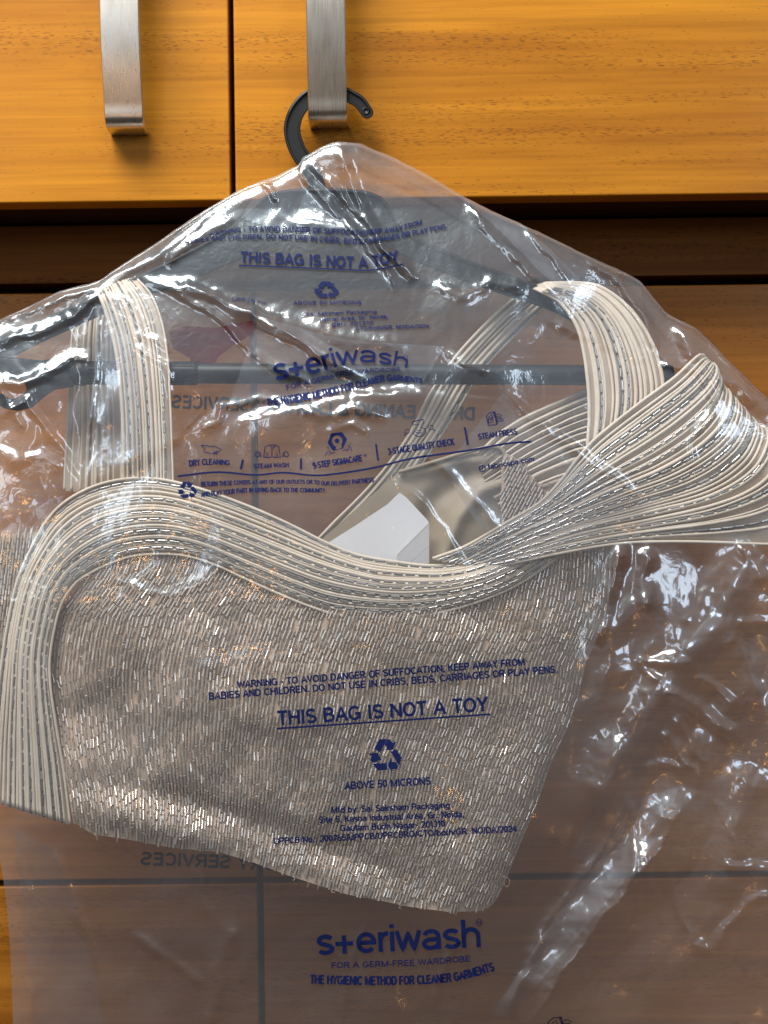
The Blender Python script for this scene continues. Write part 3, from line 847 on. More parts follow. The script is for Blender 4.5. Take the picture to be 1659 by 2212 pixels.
class Print:
    def __init__(self, depth, off=-0.0012):
        self.q, self.o, self.f, self.n = [], [], [], 0; self.depth = depth; self.off = off
    def put(self, q, faces):
        q = np.asarray(q, float)
        self.q.append(q); self.o.append(np.full(len(q), self.off))
        self.f += [tuple(int(i) + self.n for i in f) for f in faces]
        self.n += len(q)
    def text(self, s, base, h, weight=0.155, mirror=False):
        """lettering drawn with an even pen along a bent baseline, filling it from end to end"""
        x = 0.0; items = []
        for ch in s:
            w, st = FONT[ch]
            items += [np.array([(a + x, b) for a, b in t]) for t in st]
            x += w + 0.045
        W = x - 0.045
        c = catmull(base, 160); tt = np.linspace(0, 1, 160)
        g = np.gradient(c, axis=0); g /= np.linalg.norm(g, axis=1, keepdims=True)
        h = np.atleast_1d(h)
        k = -1.0 if mirror else 1.0
        keep = self.off
        for m, t in enumerate(items):
            q = [t[0]]
            for i in range(1, len(t)):
                n = max(1, int(np.linalg.norm(t[i] - t[i - 1]) / 0.35))
                q += [t[i - 1] + (t[i] - t[i - 1]) * j / n for j in range(1, n + 1)]
            t = np.array(q)
            u = np.clip(t[:, 0] / W, 0, 1)
            hh = np.interp(u, np.linspace(0, 1, len(h)), h)
            cx, cy = np.interp(u, tt, c[:, 0]), np.interp(u, tt, c[:, 1])
            gx, gy = np.interp(u, tt, g[:, 0]), np.interp(u, tt, g[:, 1])
            pts = np.stack([cx + gy * k * hh * t[:, 1], cy - gx * k * hh * t[:, 1]], -1)
            self.off = keep - 0.00002 * (m % 4)
            self.stroke_raw(pts, weight * hh * 1.08 + 0.25)
        self.off = keep
    def stroke(self, pts, w, sm=False, n=None):
        p = catmull(pts, n or max(8, 6 * len(pts))) if sm else np.asarray(pts, float)
        if not sm:
            q = []
            for a, b in zip(p[:-1], p[1:]):
                k = max(1, int(np.linalg.norm(b - a) / 8))
                q += [a + (b - a) * i / k for i in range(k)]
            p = np.array(q + [p[-1]])
        g = np.gradient(p, axis=0); g /= np.linalg.norm(g, axis=1, keepdims=True) + 1e-9
        nn = np.stack([g[:, 1], -g[:, 0]], -1) * w / 2
        q = np.empty((2 * len(p), 2)); q[0::2] = p + nn; q[1::2] = p - nn
        self.put(q, [(2 * i, 2 * i + 1, 2 * i + 3, 2 * i + 2) for i in range(len(p) - 1)])
    def logo(self, base, h):
        c = catmull(base, 160); tt = np.linspace(0, 1, 160)
        g = np.gradient(c, axis=0); g /= np.linalg.norm(g, axis=1, keepdims=True)
        keep = self.off
        for k, st in enumerate(LOGO):
            a = np.array(st); q = [a[0]]
            for i in range(1, len(a)):
                m = max(1, int(np.linalg.norm(a[i] - a[i - 1]) / 0.12))
                q += [a[i - 1] + (a[i] - a[i - 1]) * j / m for j in range(1, m + 1)]
            a = np.array(q)
            u = np.clip(a[:, 0] / LOGO_W, 0, 1)
            hh = np.interp(u, np.linspace(0, 1, len(h)), h)
            cx, cy = np.interp(u, tt, c[:, 0]), np.interp(u, tt, c[:, 1])
            gx, gy = np.interp(u, tt, g[:, 0]), np.interp(u, tt, g[:, 1])
            pts = np.stack([cx + gy * hh * a[:, 1], cy - gx * hh * a[:, 1]], -1)
            self.off = keep - 0.00003 * (k % 5)
            self.stroke_raw(pts, 0.225 * hh)
        self.off = keep
    def stroke_raw(self, p, w):
        d = np.diff(p, axis=0); d /= np.linalg.norm(d, axis=1, keepdims=True) + 1e-9
        n = np.stack([d[:, 1], -d[:, 0]], -1)
        n0 = np.vstack([n[:1], n]); n1 = np.vstack([n, n[-1:]])
        mi = n0 + n1; mi /= np.maximum(np.sum(mi * n0, 1, keepdims=True), 0.55)
        w = np.broadcast_to(w, (len(p),))[:, None] / 2
        q = np.empty((2 * len(p), 2)); q[0::2] = p + mi * w; q[1::2] = p - mi * w
        self.put(q, [(2 * i, 2 * i + 1, 2 * i + 3, 2 * i + 2) for i in range(len(p) - 1)])
    def poly(self, pts):
        tri = tessellate_polygon([[Vector((a, b, 0)) for a, b in pts]])
        self.put(np.asarray(pts, float), tri)
    def ring(self, cx, cy, r, w, n=20):
        a = np.linspace(0, 2 * math.pi, n + 1)
        self.stroke(list(zip(cx + r * np.cos(a), cy + r * np.sin(a))), w)
    def disc(self, cx, cy, r, n=14):
        a = np.linspace(0, 2 * math.pi, n, endpoint=False)
        self.poly(list(zip(cx + r * np.cos(a), cy + r * np.sin(a))))
    def recycle(self, cx, cy, sx, sy, rot=0.0):
        shapes = [[(705, 245), (835, 238), (720, 465), (618, 400)],
                  [(850, 245), (885, 248), (920, 310), (985, 290), (930, 425), (795, 425), (832, 380), (792, 325)],
                  [(985, 412), (1075, 560), (1025, 690), (888, 455)],
                  [(890, 560), (905, 625), (970, 628), (1012, 700), (990, 748), (905, 748), (918, 825), (838, 680)],
                  [(825, 640), (828, 755), (672, 765), (580, 648)],
                  [(518, 478), (660, 465), (740, 590), (672, 595), (665, 625), (590, 630), (540, 590), (568, 525)]]
        c, s = math.cos(rot), math.sin(rot)
        for sh in shapes:
            q = []
            for a, b in sh:
                u, w = (a - 797) / 557 * sx, (b - 531) / 587 * sy
                q.append((cx + u * c - w * s, cy + u * s + w * c))
            self.poly(q)
    def done(self, name, mat, parent):
        q = np.concatenate(self.q); mb_ = MB()
        mb_.add(P(q[:, 0], q[:, 1], self.depth(q[:, 0], q[:, 1]) + np.concatenate(self.o)), self.f)
        return child(mb_.build(name, mat, smooth=False), parent)

W1 = 'WARNING - TO AVOID DANGER OF SUFFOCATION, KEEP AWAY FROM'
W2 = 'BABIES AND CHILDREN. DO NOT USE IN CRIBS, BEDS, CARRIAGES OR PLAY PENS.'
# lower warning block, on the taut film over the beadwork
p = Print(film_y)
p.text(W1, [(513, 1487), (1134, 1437)], 15.5, 0.19)
p.text(W2, [(452, 1512), (1206, 1453)], 15.5, 0.19)
p.text('THIS BAG IS NOT A TOY', [(600, 1567), (1055, 1536)], 31, 0.175)
p.stroke([(598, 1574), (1059, 1543)], 4)
p.recycle(832, 1634, 72, 76, -0.02)
p.text('ABOVE 50 MICRONS', [(745, 1706), (931, 1695)], 16.5, 0.18)
p.done('warning_print', M_INK, front)
p = Print(film_y)
p.text('Mfd by: Sai Saksham Packaging', [(716, 1757), (972, 1746)], 14, 0.18)
p.text('Site 5, Kasna Industrial Area, Gr. Noida,', [(689, 1778), (1003, 1765)], 14, 0.18)
p.text('Gautam Budh Nagar- 201310', [(735, 1796), (962, 1786)], 14, 0.18)
p.text('UPPCB No.: 200765/UPPCB/UPPCBRO/CTO/both/GR. NOIDA/2024', [(592, 1824), (1117, 1797)], 14, 0.18)
p.done('maker_print', M_INK, front)
# bottom logo
p = Print(film_y)
p.logo([(685, 2063), (1039, 2046)], [43, 43])
p.ring(1035, 1993, 6.4, 1.6); p.text('TM', [(1031, 1995.5), (1039, 1995)], 4.5, 0.18)
p.text('FOR A GERM-FREE WARDROBE', [(716, 2092), (895, 2086), (1017, 2077)], 13, 0.155)
p.text('THE HYGIENIC METHOD FOR CLEANER GARMENTS', [(670, 2125), (828, 2128), (974, 2121), (1069, 2097)], 19, 0.20)
p.done('logo_print', M_INK, front)
# upper warning block, squashed by the slack film
p = Print(film_y)
p.text('WARNING - TO AVOID DANGER OF SUFFOCATIO', [(453, 510), (527, 500), (624, 500), (703, 504), (790, 509)], [7, 10.5, 11, 11, 11], 0.17)
p.text('KEEP AWAY FROM', [(792, 507), (859, 499), (913, 484)], 10.5, 0.17)
p.text('BABIES', [(400, 527), (453, 520)], [6.5, 7.5], 0.18)
p.text('AND CHILDREN. DO NOT USE IN CRIBS, BEDS,', [(456, 518), (570, 516), (663, 520), (785, 528)], [8, 10.5, 11, 11], 0.17)
p.text('CARRIAGES OR PLAY PENS.', [(788, 527), (859, 515), (968, 493)], 10.5, 0.17)
p.text('THIS BAG IS NOT A TOY', [(519, 567), (663, 573), (785, 578), (863, 564)], 24, 0.175)
p.stroke([(516, 573), (624, 577), (742, 582), (804, 583), (872, 570)], 3, True)
p.recycle(704, 627, 56, 39)
p.text('ABOVE 50 MICRONS', [(633, 658), (781, 657)], 7.5, 0.18)
p.done('warning_print', M_INK, front)
p = Print(film_y)
p.text('UPPCB No.', [(502, 649), (530, 650), (580, 657)], [7, 6, 4], 0.18)
p.done('maker_print', M_INK, front)
p = Print(film_y)
p.text('Sai Saksham Packaging', [(661, 682), (814, 676)], 7.5, 0.18)
p.text('ustrial Area, Gr. Noida,', [(691, 694), (839, 687)], 8, 0.18)
p.text('gar- 201310', [(716, 704), (807, 701)], 8, 0.18)
p.text('CTO/both/GR. NOIDA/2024', [(769, 713), (927, 708)], 8, 0.18)
p.done('maker_print', M_INK, front)
p = Print(film_y)
p.logo([(594, 822), (680, 806), (745, 788), (805, 783), (881, 795)], [35, 35, 31, 25, 21])
p.ring(876, 773, 4.6, 1.3)
p.text('FOR A GERM-FREE WARDROBE', [(620, 843), (695, 824), (760, 809), (866, 801)], [11.5, 11, 10, 7.5], 0.155)
p.text('THE HYGIENIC METHOD FOR CLEANER GARMENTS', [(578, 878), (682, 861), (773, 839), (838, 823), (913, 827)], [16.5, 17, 16, 14, 9.5], 0.20)
p.done('logo_print', M_INK, front)
# row of services
p = Print(film_y)
A = lambda pts: [(378 + .2604 * a, 918 + .2604 * b) for a, b in pts]
B = lambda pts: [(783 + .2604 * a, 864 + .2604 * b) for a, b in pts]
p.text('DRY CLEANING', [(409, 1008), (450, 1004), (496, 1005)], [14, 13, 11], 0.19)
p.text('STEAM WASH', [(549, 1013), (624, 1009)], [11, 10], 0.19)
p.text('9-STEP SIGMACARE', [(677, 1013), (784, 996)], 14, 0.19)
p.ring(789, 984, 3, 0.9); p.text('R', [(787.6, 985.6), (790.4, 985.4)], 3.2)
p.text('3-STAGE QUALITY CHECK', [(839, 983), (982, 961)], 14.5, 0.19)
p.text('STEAM PRESS', [(1034, 950), (1118, 938)], 13, 0.19)
for a, b, w in (((525, 993), (520, 1014), 5), ((650, 990), (650, 1014), 4.5), ((812, 959), (817, 995), 4), ((1004, 923), (1011, 961), 4.5)):
    p.stroke([a, b], w)
p.stroke([(383, 1029), (469, 1020), (550, 1026), (612, 1021), (677, 1027), (730, 1023), (810, 1010), (892, 990), (1012, 973), (1095, 958), (1148, 954)], 4.2, True, 90)
p.stroke(A([(217, 168), (265, 172), (290, 181), (325, 177), (387, 203), (348, 224), (342, 210)]), 1.9)
p.stroke(A([(217, 168), (234, 190), (251, 188), (238, 222), (300, 236)]), 1.9)
for k in range(3):
    p.stroke(A([(312 + 14 * k, 245), (322 + 14 * k, 236), (318 + 14 * k, 230), (330 + 14 * k, 224)]), 1.9, True)
p.stroke(A([(735, 268), (748, 181), (793, 166), (822, 165), (860, 179), (874, 270), (822, 271), (803, 258), (790, 271), (735, 268)]), 2.0)
p.stroke(A([(793, 166), (805, 206), (835, 167)]), 2.0); p.stroke(A([(805, 206), (803, 258)]), 1.9)
p.stroke(A([(752, 266), (764, 212), (773, 270)]), 1.9); p.stroke(A([(836, 268), (842, 214), (856, 266)]), 1.9)
p.poly(A([(794, 178), (805, 184), (818, 176), (818, 190), (805, 185), (794, 190)]))
for sgn in (-1, 1):
    f = lambda pts: A([(803 + sgn * a, b) for a, b in pts])
    p.stroke(f([(95, 232), (118, 222), (138, 243), (126, 266), (104, 258), (86, 262)]), 2.0, True)
    p.stroke(f([(88, 238), (112, 240)]), 1.9); p.stroke(f([(86, 248), (108, 250)]), 1.9)
hexa = [(1295, 70), (1385, 58), (1428, 118), (1392, 196), (1310, 215), (1266, 150)]
cx, cy = 1345, 132
# the six-sided badge is cut out around a figure nine: a frame of solid ink and a dot
ho = np.array(A(hexa)); cc = np.array(A([(cx, cy)]))[0]
ao = np.linspace(0, 2 * math.pi, 61)
def hexray(a):
    d = np.array([math.cos(a), math.sin(a)]); best = 1e9
    for i in range(6):
        q0, q1 = ho[i], ho[(i + 1) % 6]; e = q1 - q0
        det = d[0] * (-e[1]) + e[0] * d[1]
        if abs(det) < 1e-9: continue
        r = q0 - cc
        t = (r[0] * (-e[1]) + e[0] * r[1]) / det; u = (d[0] * r[1] - d[1] * r[0]) / det
        if t > 0 and -1e-6 <= u <= 1 + 1e-6: best = min(best, t)
    return best
qo = np.array([cc + hexray(a) * np.array([math.cos(a), math.sin(a)]) for a in ao])
def nine(a):
    base = 11.5
    if 0.75 < a < 2.1: base = 14.5 + 4.0 * math.sin((a - 0.75) / 1.35 * math.pi)
    return base
qi = np.array([cc + min(nine(a), hexray(a) - 1.0) * np.array([math.cos(a), math.sin(a)]) for a in ao])
qq = np.empty((122, 2)); qq[0::2] = qo; qq[1::2] = qi
p.put(qq, [(2 * i, 2 * i + 1, 2 * i + 3, 2 * i + 2) for i in range(60)])
p.disc(*cc, 5.2)
p.poly(A([(1300, 172), (1340, 178), (1322, 214), (1308, 214)])); 
for pts in ([(1245, 260), (1258, 232), (1282, 218), (1300, 232), (1320, 228), (1322, 240)], [(1275, 252), (1290, 232), (1308, 240)], [(1392, 216), (1408, 204), (1424, 212), (1438, 190), (1460, 196), (1468, 218)], [(1420, 218), (1432, 206), (1446, 214)]):
    p.stroke(A(pts), 1.4, True)
for a, b, r in ((1268, 188, 1.6), (1280, 202, 1.3), (1440, 172, 1.8), (1455, 156, 1.4), (1458, 180, 1.3)):
    q = A([(a, b)])[0]; p.disc(*q, r)
p.stroke(B([(412, 182), (505, 161), (508, 184), (480, 226), (520, 238), (524, 272), (500, 300), (455, 303), (420, 278), (432, 262), (462, 276), (488, 270), (486, 256), (440, 250), (470, 200), (418, 208), (412, 182)]), 2.0)
p.ring(*B([(372, 262)])[0], 4.8, 1.3); p.stroke(B([(360, 276), (342, 297)]), 2.1)
p.ring(*B([(568, 228)])[0], 4.8, 1.3); p.stroke(B([(581, 241), (604, 259)]), 2.1)
def iron(f):
    p.stroke(f([(1030, 130), (1055, 104), (1100, 98), (1112, 205), (1045, 210), (1028, 130)]), 2.0)
    p.stroke(f([(1044, 192), (1048, 142), (1074, 114), (1084, 182), (1044, 192)]), 1.9)
    p.stroke(f([(1058, 170), (1062, 148), (1072, 140), (1074, 164), (1058, 170)]), 1.8)
    p.stroke(f([(1092, 98), (1126, 178), (1110, 206)]), 2.1); p.stroke(f([(1084, 100), (1118, 184)]), 1.9)
    p.stroke(f([(1110, 122), (1130, 116), (1154, 130), (1140, 142), (1118, 138)]), 1.9)
    p.stroke(f([(1128, 158), (1152, 150), (1172, 168), (1156, 178), (1136, 168)]), 1.9)
iron(B)
p.done('service_print', M_INK, front)
p = Print(film_y)
iron(lambda pts: [(1213 + .40 * (a - 1100), 2214 + .33 * (b - 150)) for a, b in pts])
p.done('service_print', M_INK, front)
p = Print(film_y)
p.text('RETURN THESE COVERS AT ANY OF OUR OUTLETS OR TO OUR DELIVERY PARTNESS', [(435, 1052), (547, 1046), (662, 1045), (717, 1049), (808, 1042)], [11, 9.5, 8.5, 9, 11], 0.19)
p.text('AND PLAY YOUR PART IN GIVING BACK TO THE COMMUNITY.', [(435, 1074), (547, 1064), (705, 1064)], [11, 10.5, 9], 0.19)
p.recycle(404, 1060, 43, 40, -0.1)
p.done('return_print', M_INK, front)
p = Print(film_y)
p.text('fabricspa.com', [(1055, 1014), (1155, 996)], 11.5, 0.18)
p.ring(1042, 1012, 7, 1.4)
for k in (-1, 0, 1):
    p.stroke([(1035.5, 1012 + 4 * k), (1048.5, 1011 + 4 * k)], 1.2)
p.stroke([(1042, 1005), (1042, 1019)], 1.2); p.stroke([(1038, 1005.5), (1036.5, 1012), (1038, 1018.5)], 1.2, True); p.stroke([(1046, 1005.5), (1047.5, 1012), (1046, 1018.5)], 1.2, True)
p.done('website_print', M_INK, front)
# the back film's printing reads mirrored from this side
p = Print(back_y, -0.0006)
p.text('DRY CLEANING & LAUNDRY SERVICES', [(1025, 908), (800, 900), (560, 890), (370, 881)], 28, 0.19, mirror=True)
p.done('mirrored_print', M_INKBACK, back)
p = Print(back_y, -0.0006)
p.text('& LAUNDRY SERVICES', [(745, 1888), (500, 1876), (303, 1868)], 28, 0.18, mirror=True)
p.done('mirrored_print', M_INKBACK, back)
p = Print(back_y, -0.005)
p.poly([(366, 716), (400, 704), (470, 708), (545, 692), (552, 718), (505, 745), (470, 772), (455, 815), (405, 815), (412, 775), (372, 752)])
p.done('red_emblem', M_INKRED, back)


# ------------------------------------------------------------------ coat hanger
hanger = empty('coat_hanger', (0, 0.03, P(715, 200, 0.03)[2]), 'black plastic coat hanger hooked behind the right steel handle', 'hanger')
def outline_plate(name, outer, y0, y1, mat, rim=0.0):
    """solid of a closed outline (reference units) between depths y0 and y1 with a raised rim"""
    q = np.array(outer, float)
    n = len(q)
    mb_ = MB()
    c = q.copy()
    tan = np.roll(q, -1, 0) - np.roll(q, 1, 0)
    tan /= np.linalg.norm(tan, axis=1, keepdims=True)
    nr = np.stack([-tan[:, 1], tan[:, 0]], -1)
    area2 = np.sum(q[:, 0] * np.roll(q[:, 1], -1) - np.roll(q[:, 0], -1) * q[:, 1])
    if area2 < 0: nr = -nr
    rings = [(q, y1), (q, y0 + 0.0006), (q + nr * 2.0, y0)]
    if rim > 0:
        rings += [(q + nr * rim, y0), (q + nr * (rim + 1.2), y0 + 0.0016)]
    v = np.concatenate([P(r[:, 0], r[:, 1], y) for r, y in rings])
    f = []
    for k in range(len(rings) - 1):
        for i in range(n):
            j = (i + 1) % n
            f.append((k * n + i, k * n + j, (k + 1) * n + j, (k + 1) * n + i))
    r = rings[-1][0]
    tri = tessellate_polygon([[Vector((a, b, 0)) for a, b in r]])
    f += [tuple((len(rings) - 1) * n + i for i in t) for t in tri]
    tri = tessellate_polygon([[Vector((a, b, 0)) for a, b in q]])
    f += [tuple(i for i in t) for t in tri]
    mb_.add(v, f)
    o = mb_.build(name, mat)
    o.data.set_sharp_from_angle(angle=math.radians(40))
    return child(o, hanger)

hk = catmull([(793, 243), (778, 222), (760, 210), (735, 199), (708, 195), (680, 203), (655, 222), (637, 250), (631, 282), (640, 318), (660, 352), (680, 385), (692, 425), (694, 450)], 60)
g = np.gradient(hk, axis=0); g /= np.linalg.norm(g, axis=1, keepdims=True)
nn = np.stack([g[:, 1], -g[:, 0]], -1)
wd = np.interp(np.linspace(0, 1, 60), [0, 0.1, 0.4, 0.7, 1], [13.5, 14.5, 17.5, 18.5, 16])[:, None]
ang = [math.radians(a) for a in range(-80, 81, 20)]
d0 = -g[0]
tipcap = [hk[0] + 13.5 * (math.cos(a) * d0 + math.sin(a) * nn[0]) for a in ang]
hook_out = list(hk + nn * wd)[::-1] + [tuple(t) for t in tipcap[::-1]] + list(hk - nn * wd)
hook = outline_plate('hook', hook_out, 0.0285, 0.0355, M_PLASTIC, rim=5.0)
mb = MB()
cpt = P(790, 240, 0.0301)
a = np.linspace(0, 2 * math.pi, 20, endpoint=False)
ringp = lambda r, y: np.stack([cpt[0] + r * np.cos(a), np.full(20, y), cpt[2] + r * np.sin(a)], -1)
mb.add(np.concatenate([ringp(0.0024, 0.0302), ringp(0.0023, 0.0294), ringp(0.0016, 0.0294), ringp(0.0014, 0.0299)]), [(k * 20 + i, k * 20 + (i + 1) % 20, (k + 1) * 20 + (i + 1) % 20, (k + 1) * 20 + i) for k in range(3) for i in range(20)] + [tuple(range(60, 80))])
child(mb.build('moulding_mark', M_PLASTIC), hook)
body = catmull([(560, 432), (590, 414), (640, 408), (690, 406), (760, 408), (812, 418), (838, 440), (858, 480), (900, 512), (1000, 556), (1120, 600), (1190, 630), (1300, 690), (1400, 752), (1450, 792), (1462, 815),
        (1440, 830), (1400, 800), (1320, 745), (1200, 676), (1120, 648), (1000, 606), (900, 566), (840, 536), (790, 520), (700, 512), (630, 518), (560, 543), (450, 590), (340, 632), (200, 690), (80, 745), (-30, 800), (-60, 790), (-30, 742), (90, 690), (200, 640),
        (330, 580), (430, 530), (520, 476)], 150)[:-1]
outline_plate('shoulder_arms', body, 0.026, 0.036, M_PLASTIC, rim=6.0)
mb = MB()
bz = lambda x: 800 + 6 * (x - 100) / 1350
xs = np.linspace(185, 1452, 60)
tube(mb, P(xs, bz(xs) + 5, 0.031 + 0 * xs), 23 * PX, 16)
child(mb.build('trouser_bar', M_PLASTIC), hanger)
mb = MB()
xs = np.r_[150, 158, 164, 176, 184, 190, 300, 420, 430]
tube(mb, P(xs, bz(xs) + 5, 0.031 + 0 * xs), np.array([15, 24, 29, 30, 29, 25.5, 25.5, 25.5, 23]) * PX, 20)
for k in range(9):
    an = math.radians(-70 + 140 * k / 8)
    x2 = np.array([190.0, 425.0])
    pt = P(x2, bz(x2) + 5 + 25.5 * math.sin(an), 0.031 - 25.5 * PX * math.cos(an) + 0 * x2)
    tube(mb, pt, 1.6 * PX, 6)
child(mb.build('ribbed_grip', M_PLASTIC), hanger)
tab = [(160, 770), (160, 835), (118, 842), (95, 858), (70, 880), (40, 888), (8, 882), (-12, 868), (-8, 852), (6, 850), (22, 862), (44, 858), (58, 842), (52, 824), (30, 820), (0, 822), (-40, 815), (-60, 780), (20, 772), (90, 778)]
outline_plate('end_clip', tab, 0.027, 0.033, M_PLASTIC, rim=0)

# ------------------------------------------------------------------ blouse
blouse = empty('beaded_blouse', (0, 0.02, P(700, 620, 0.02)[2]), 'cream corded blouse covered in silver bugle beads, hanging inside the clear bag', 'blouse')

class Guides:
    def __init__(self, items, n=70):
        self.t = np.array([t for t, _ in items])
        self.c = np.stack([catmull(p_, n) for _, p_ in items])
        self.n = n
    def line(self, t):
        i = int(np.clip(np.searchsorted(self.t, t) - 1, 0, len(self.t) - 2))
        u = (t - self.t[i]) / (self.t[i + 1] - self.t[i])
        return self.c[i] * (1 - u) + self.c[i + 1] * u

def pleated(name, G, depth, ncord, beadpos, cord_r=3.1, pleat=0.0030, bead_len=21, jitter=0.42, seed=1, part=None, matc=None, matp=None, bead_name='bead_trim'):
    rnd = np.random.RandomState(seed)
    # cloth between the cords, stepped like overlapping pleats
    ts, step = [], []
    cords = np.sort(np.clip((np.arange(ncord) + 0.5 + jitter * rnd.uniform(-1, 1, ncord)) / ncord, 0, 1))
    cords[0], cords[-1] = 0.0, 1.0
    rows, offs = [], []
    for k in range(ncord - 1):
        for u in (0.02, 0.35, 0.7, 0.98):
            rows.append(cords[k] + (cords[k + 1] - cords[k]) * u)
            offs.append(pleat * (u - 0.5))
    lines = [G.line(t) for t in rows]
    mb_ = MB()
    s = np.linspace(0, 1, G.n)
    V = np.stack([P(l[:, 0], l[:, 1], depth(s, t, l) + o) for l, t, o in zip(lines, rows, offs)])
    mb_.add(V.reshape(-1, 3), grid_faces(len(lines), G.n))
    base = mb_.build(name, matp or M_PLEAT)
    child(base, blouse)
    mb_ = MB()
    for k, t in enumerate(cords):
        l = G.line(t)
        w = 0.7 * vnoise(s * 9, s * 0 + k * 3.3, seed)
        l = l + np.stack([w * 1.5, w * 2.0], -1)
        rr = cord_r * PX * (1 + 0.35 * rnd.uniform(-1, 1)) * (1 + 0.12 * vnoise(s * 16, s * 0 + k, seed + 2))
        tube(mb_, P(l[:, 0], l[:, 1], depth(s, t, l) - 0.0011), rr, 8)
    child(mb_.build('cords', matc or M_CORD), base)
    if beadpos:
        mb_ = MB(); mt = MB()
        for t in beadpos:
            k = int(np.clip(np.searchsorted(cords, t) - 1, 0, ncord - 2))
            t = (cords[k] + cords[k + 1]) / 2 + 0.12 * (cords[k + 1] - cords[k])
            l = G.line(t)
            d = depth(s, t, l)
            sl = np.r_[0, np.cumsum(np.linalg.norm(np.diff(l, axis=0), axis=1))]
            n = int(sl[-1] / (bead_len + 6))
            a0 = np.arange(n) * (bead_len + 6) + rnd.uniform(0, 3, n) + 2
            a1 = a0 + bead_len * rnd.uniform(0.9, 1.08, n)
            f = lambda a: P(np.interp(a, sl, l[:, 0]), np.interp(a, sl, l[:, 1]), np.interp(a, sl, d) - 0.0016)
            wob = rnd.normal(0, 0.7, (n, 2)) * PX
            A_, B_ = f(a0), f(a1)
            B_[:, [0, 2]] += wob
            beads(mb_, A_, B_, 3.0 * PX * rnd.uniform(0.9, 1.1, n))
            tube(mt, P(l[:, 0], l[:, 1], d - 0.0007), 2.9 * PX, 5)
        bo = mb_.build(bead_name, M_BEAD2); bo.data.set_sharp_from_angle(angle=math.radians(70)); child(bo, base)
        child(mt.build('gap_shade_core', M_GAPSHADE), base)  # dark core under the beads, drawn in as the gaps' shade
    return base

# bodice surface depth
def body_y(px, py):
    px, py = np.asarray(px, float), np.asarray(py, float)
    y = 0.010 + 0 * px
    y -= 0.007 * np.exp(-((px - 560) / 420) ** 2 - ((py - 1480) / 260) ** 2)
    xr = interp(py, RIGHT[:, ::-1])
    e = np.clip((xr - px) / 150.0, 0, 1)
    y += 0.020 * (1 - np.sqrt(np.clip(1 - (1 - e) ** 2, 0, 1)))
    e2 = np.clip((px - 110) / 110.0, 0, 1)
    y += 0.008 * (1 - e2) ** 2
    def fold(pts, w, a):
        d, s, t = seg_dist(px, py, pts)
        return a * np.exp(-(d / w) ** 2) * np.clip(np.minimum(t, 1 - t) * 5 + 0.15, 0, 1)
    y += fold([(160, 1690), (300, 1700), (480, 1750), (620, 1800), (760, 1850), (900, 1900)], 34, 0.006)
    y += fold([(180, 1480), (230, 1580), (330, 1680)], 70, 0.006)
    y += fold([(700, 1560), (660, 1660), (640, 1760)], 45, 0.003)
    y += fold([(560, 1560), (520, 1640), (470, 1720)], 50, 0.004)
    y -= fold([(800, 1420), (760, 1520), (720, 1640), (690, 1780)], 45, 0.003)
    y -= fold([(440, 1330), (430, 1430), (400, 1560)], 50, 0.003)
    y += fold([(520, 1300), (500, 1400), (470, 1500)], 40, 0.003)
    y -= fold([(1010, 1330), (960, 1450), (910, 1600)], 60, 0.003)
    y += fold([(1120, 1500), (1050, 1650), (980, 1850)], 60, 0.004)
    y -= fold([(200, 1740), (300, 1770), (500, 1830)], 30, 0.003)
    y += 0.0070 * vnoise(px / 130, py / 190, 91) + 0.0012 * vnoise(px / 42, py / 50, 92)
    return y

LEFT = np.array([(215, 1150), (190, 1231), (120, 1330), (108, 1386), (100, 1456), (125, 1616), (146, 1700), (158, 1779), (165, 1830), (175, 2050)], float)
RIGHT = np.array([(1325, 1120), (1322, 1176), (1320, 1250), (1314, 1306), (1299, 1361), (1266, 1431), (1250, 1506), (1225, 1576), (1190, 1651), (1160, 1740), (1130, 1809), (1100, 1884), (1072, 1948), (1050, 2050)], float)
HEM = [(140, 1770), (165, 1781), (200, 1804), (280, 1816), (370, 1833), (475, 1843), (550, 1866), (625, 1894), (680, 1912), (750, 1934), (830, 1949), (880, 1960), (970, 1972), (1035, 1970), (1060, 1960), (1075, 1940), (1110, 1880)]
TOPB = [(100, 1330), (150, 1240), (215, 1200), (285, 1180), (350, 1175), (410, 1180), (470, 1200), (530, 1225), (590, 1255), (665, 1285), (740, 1305), (840, 1310), (940, 1300), (1040, 1270), (1130, 1225), (1210, 1165), (1330, 1150)]

def body_pt(u, py):
    xl_, xr_ = interp(py, LEFT[:, ::-1]), interp(py, RIGHT[:, ::-1])
    w = 10 * vnoise(u * 5, py / 170, 95) + 5 * vnoise(u * 14, py / 80, 96)
    return xl_ + (xr_ - xl_) * u - 26 * np.sin(np.pi * u) * np.clip((py - 1500) / 450.0, -1, 1) + w * np.clip(np.minimum(u, 1 - u) * 8, 0, 1)

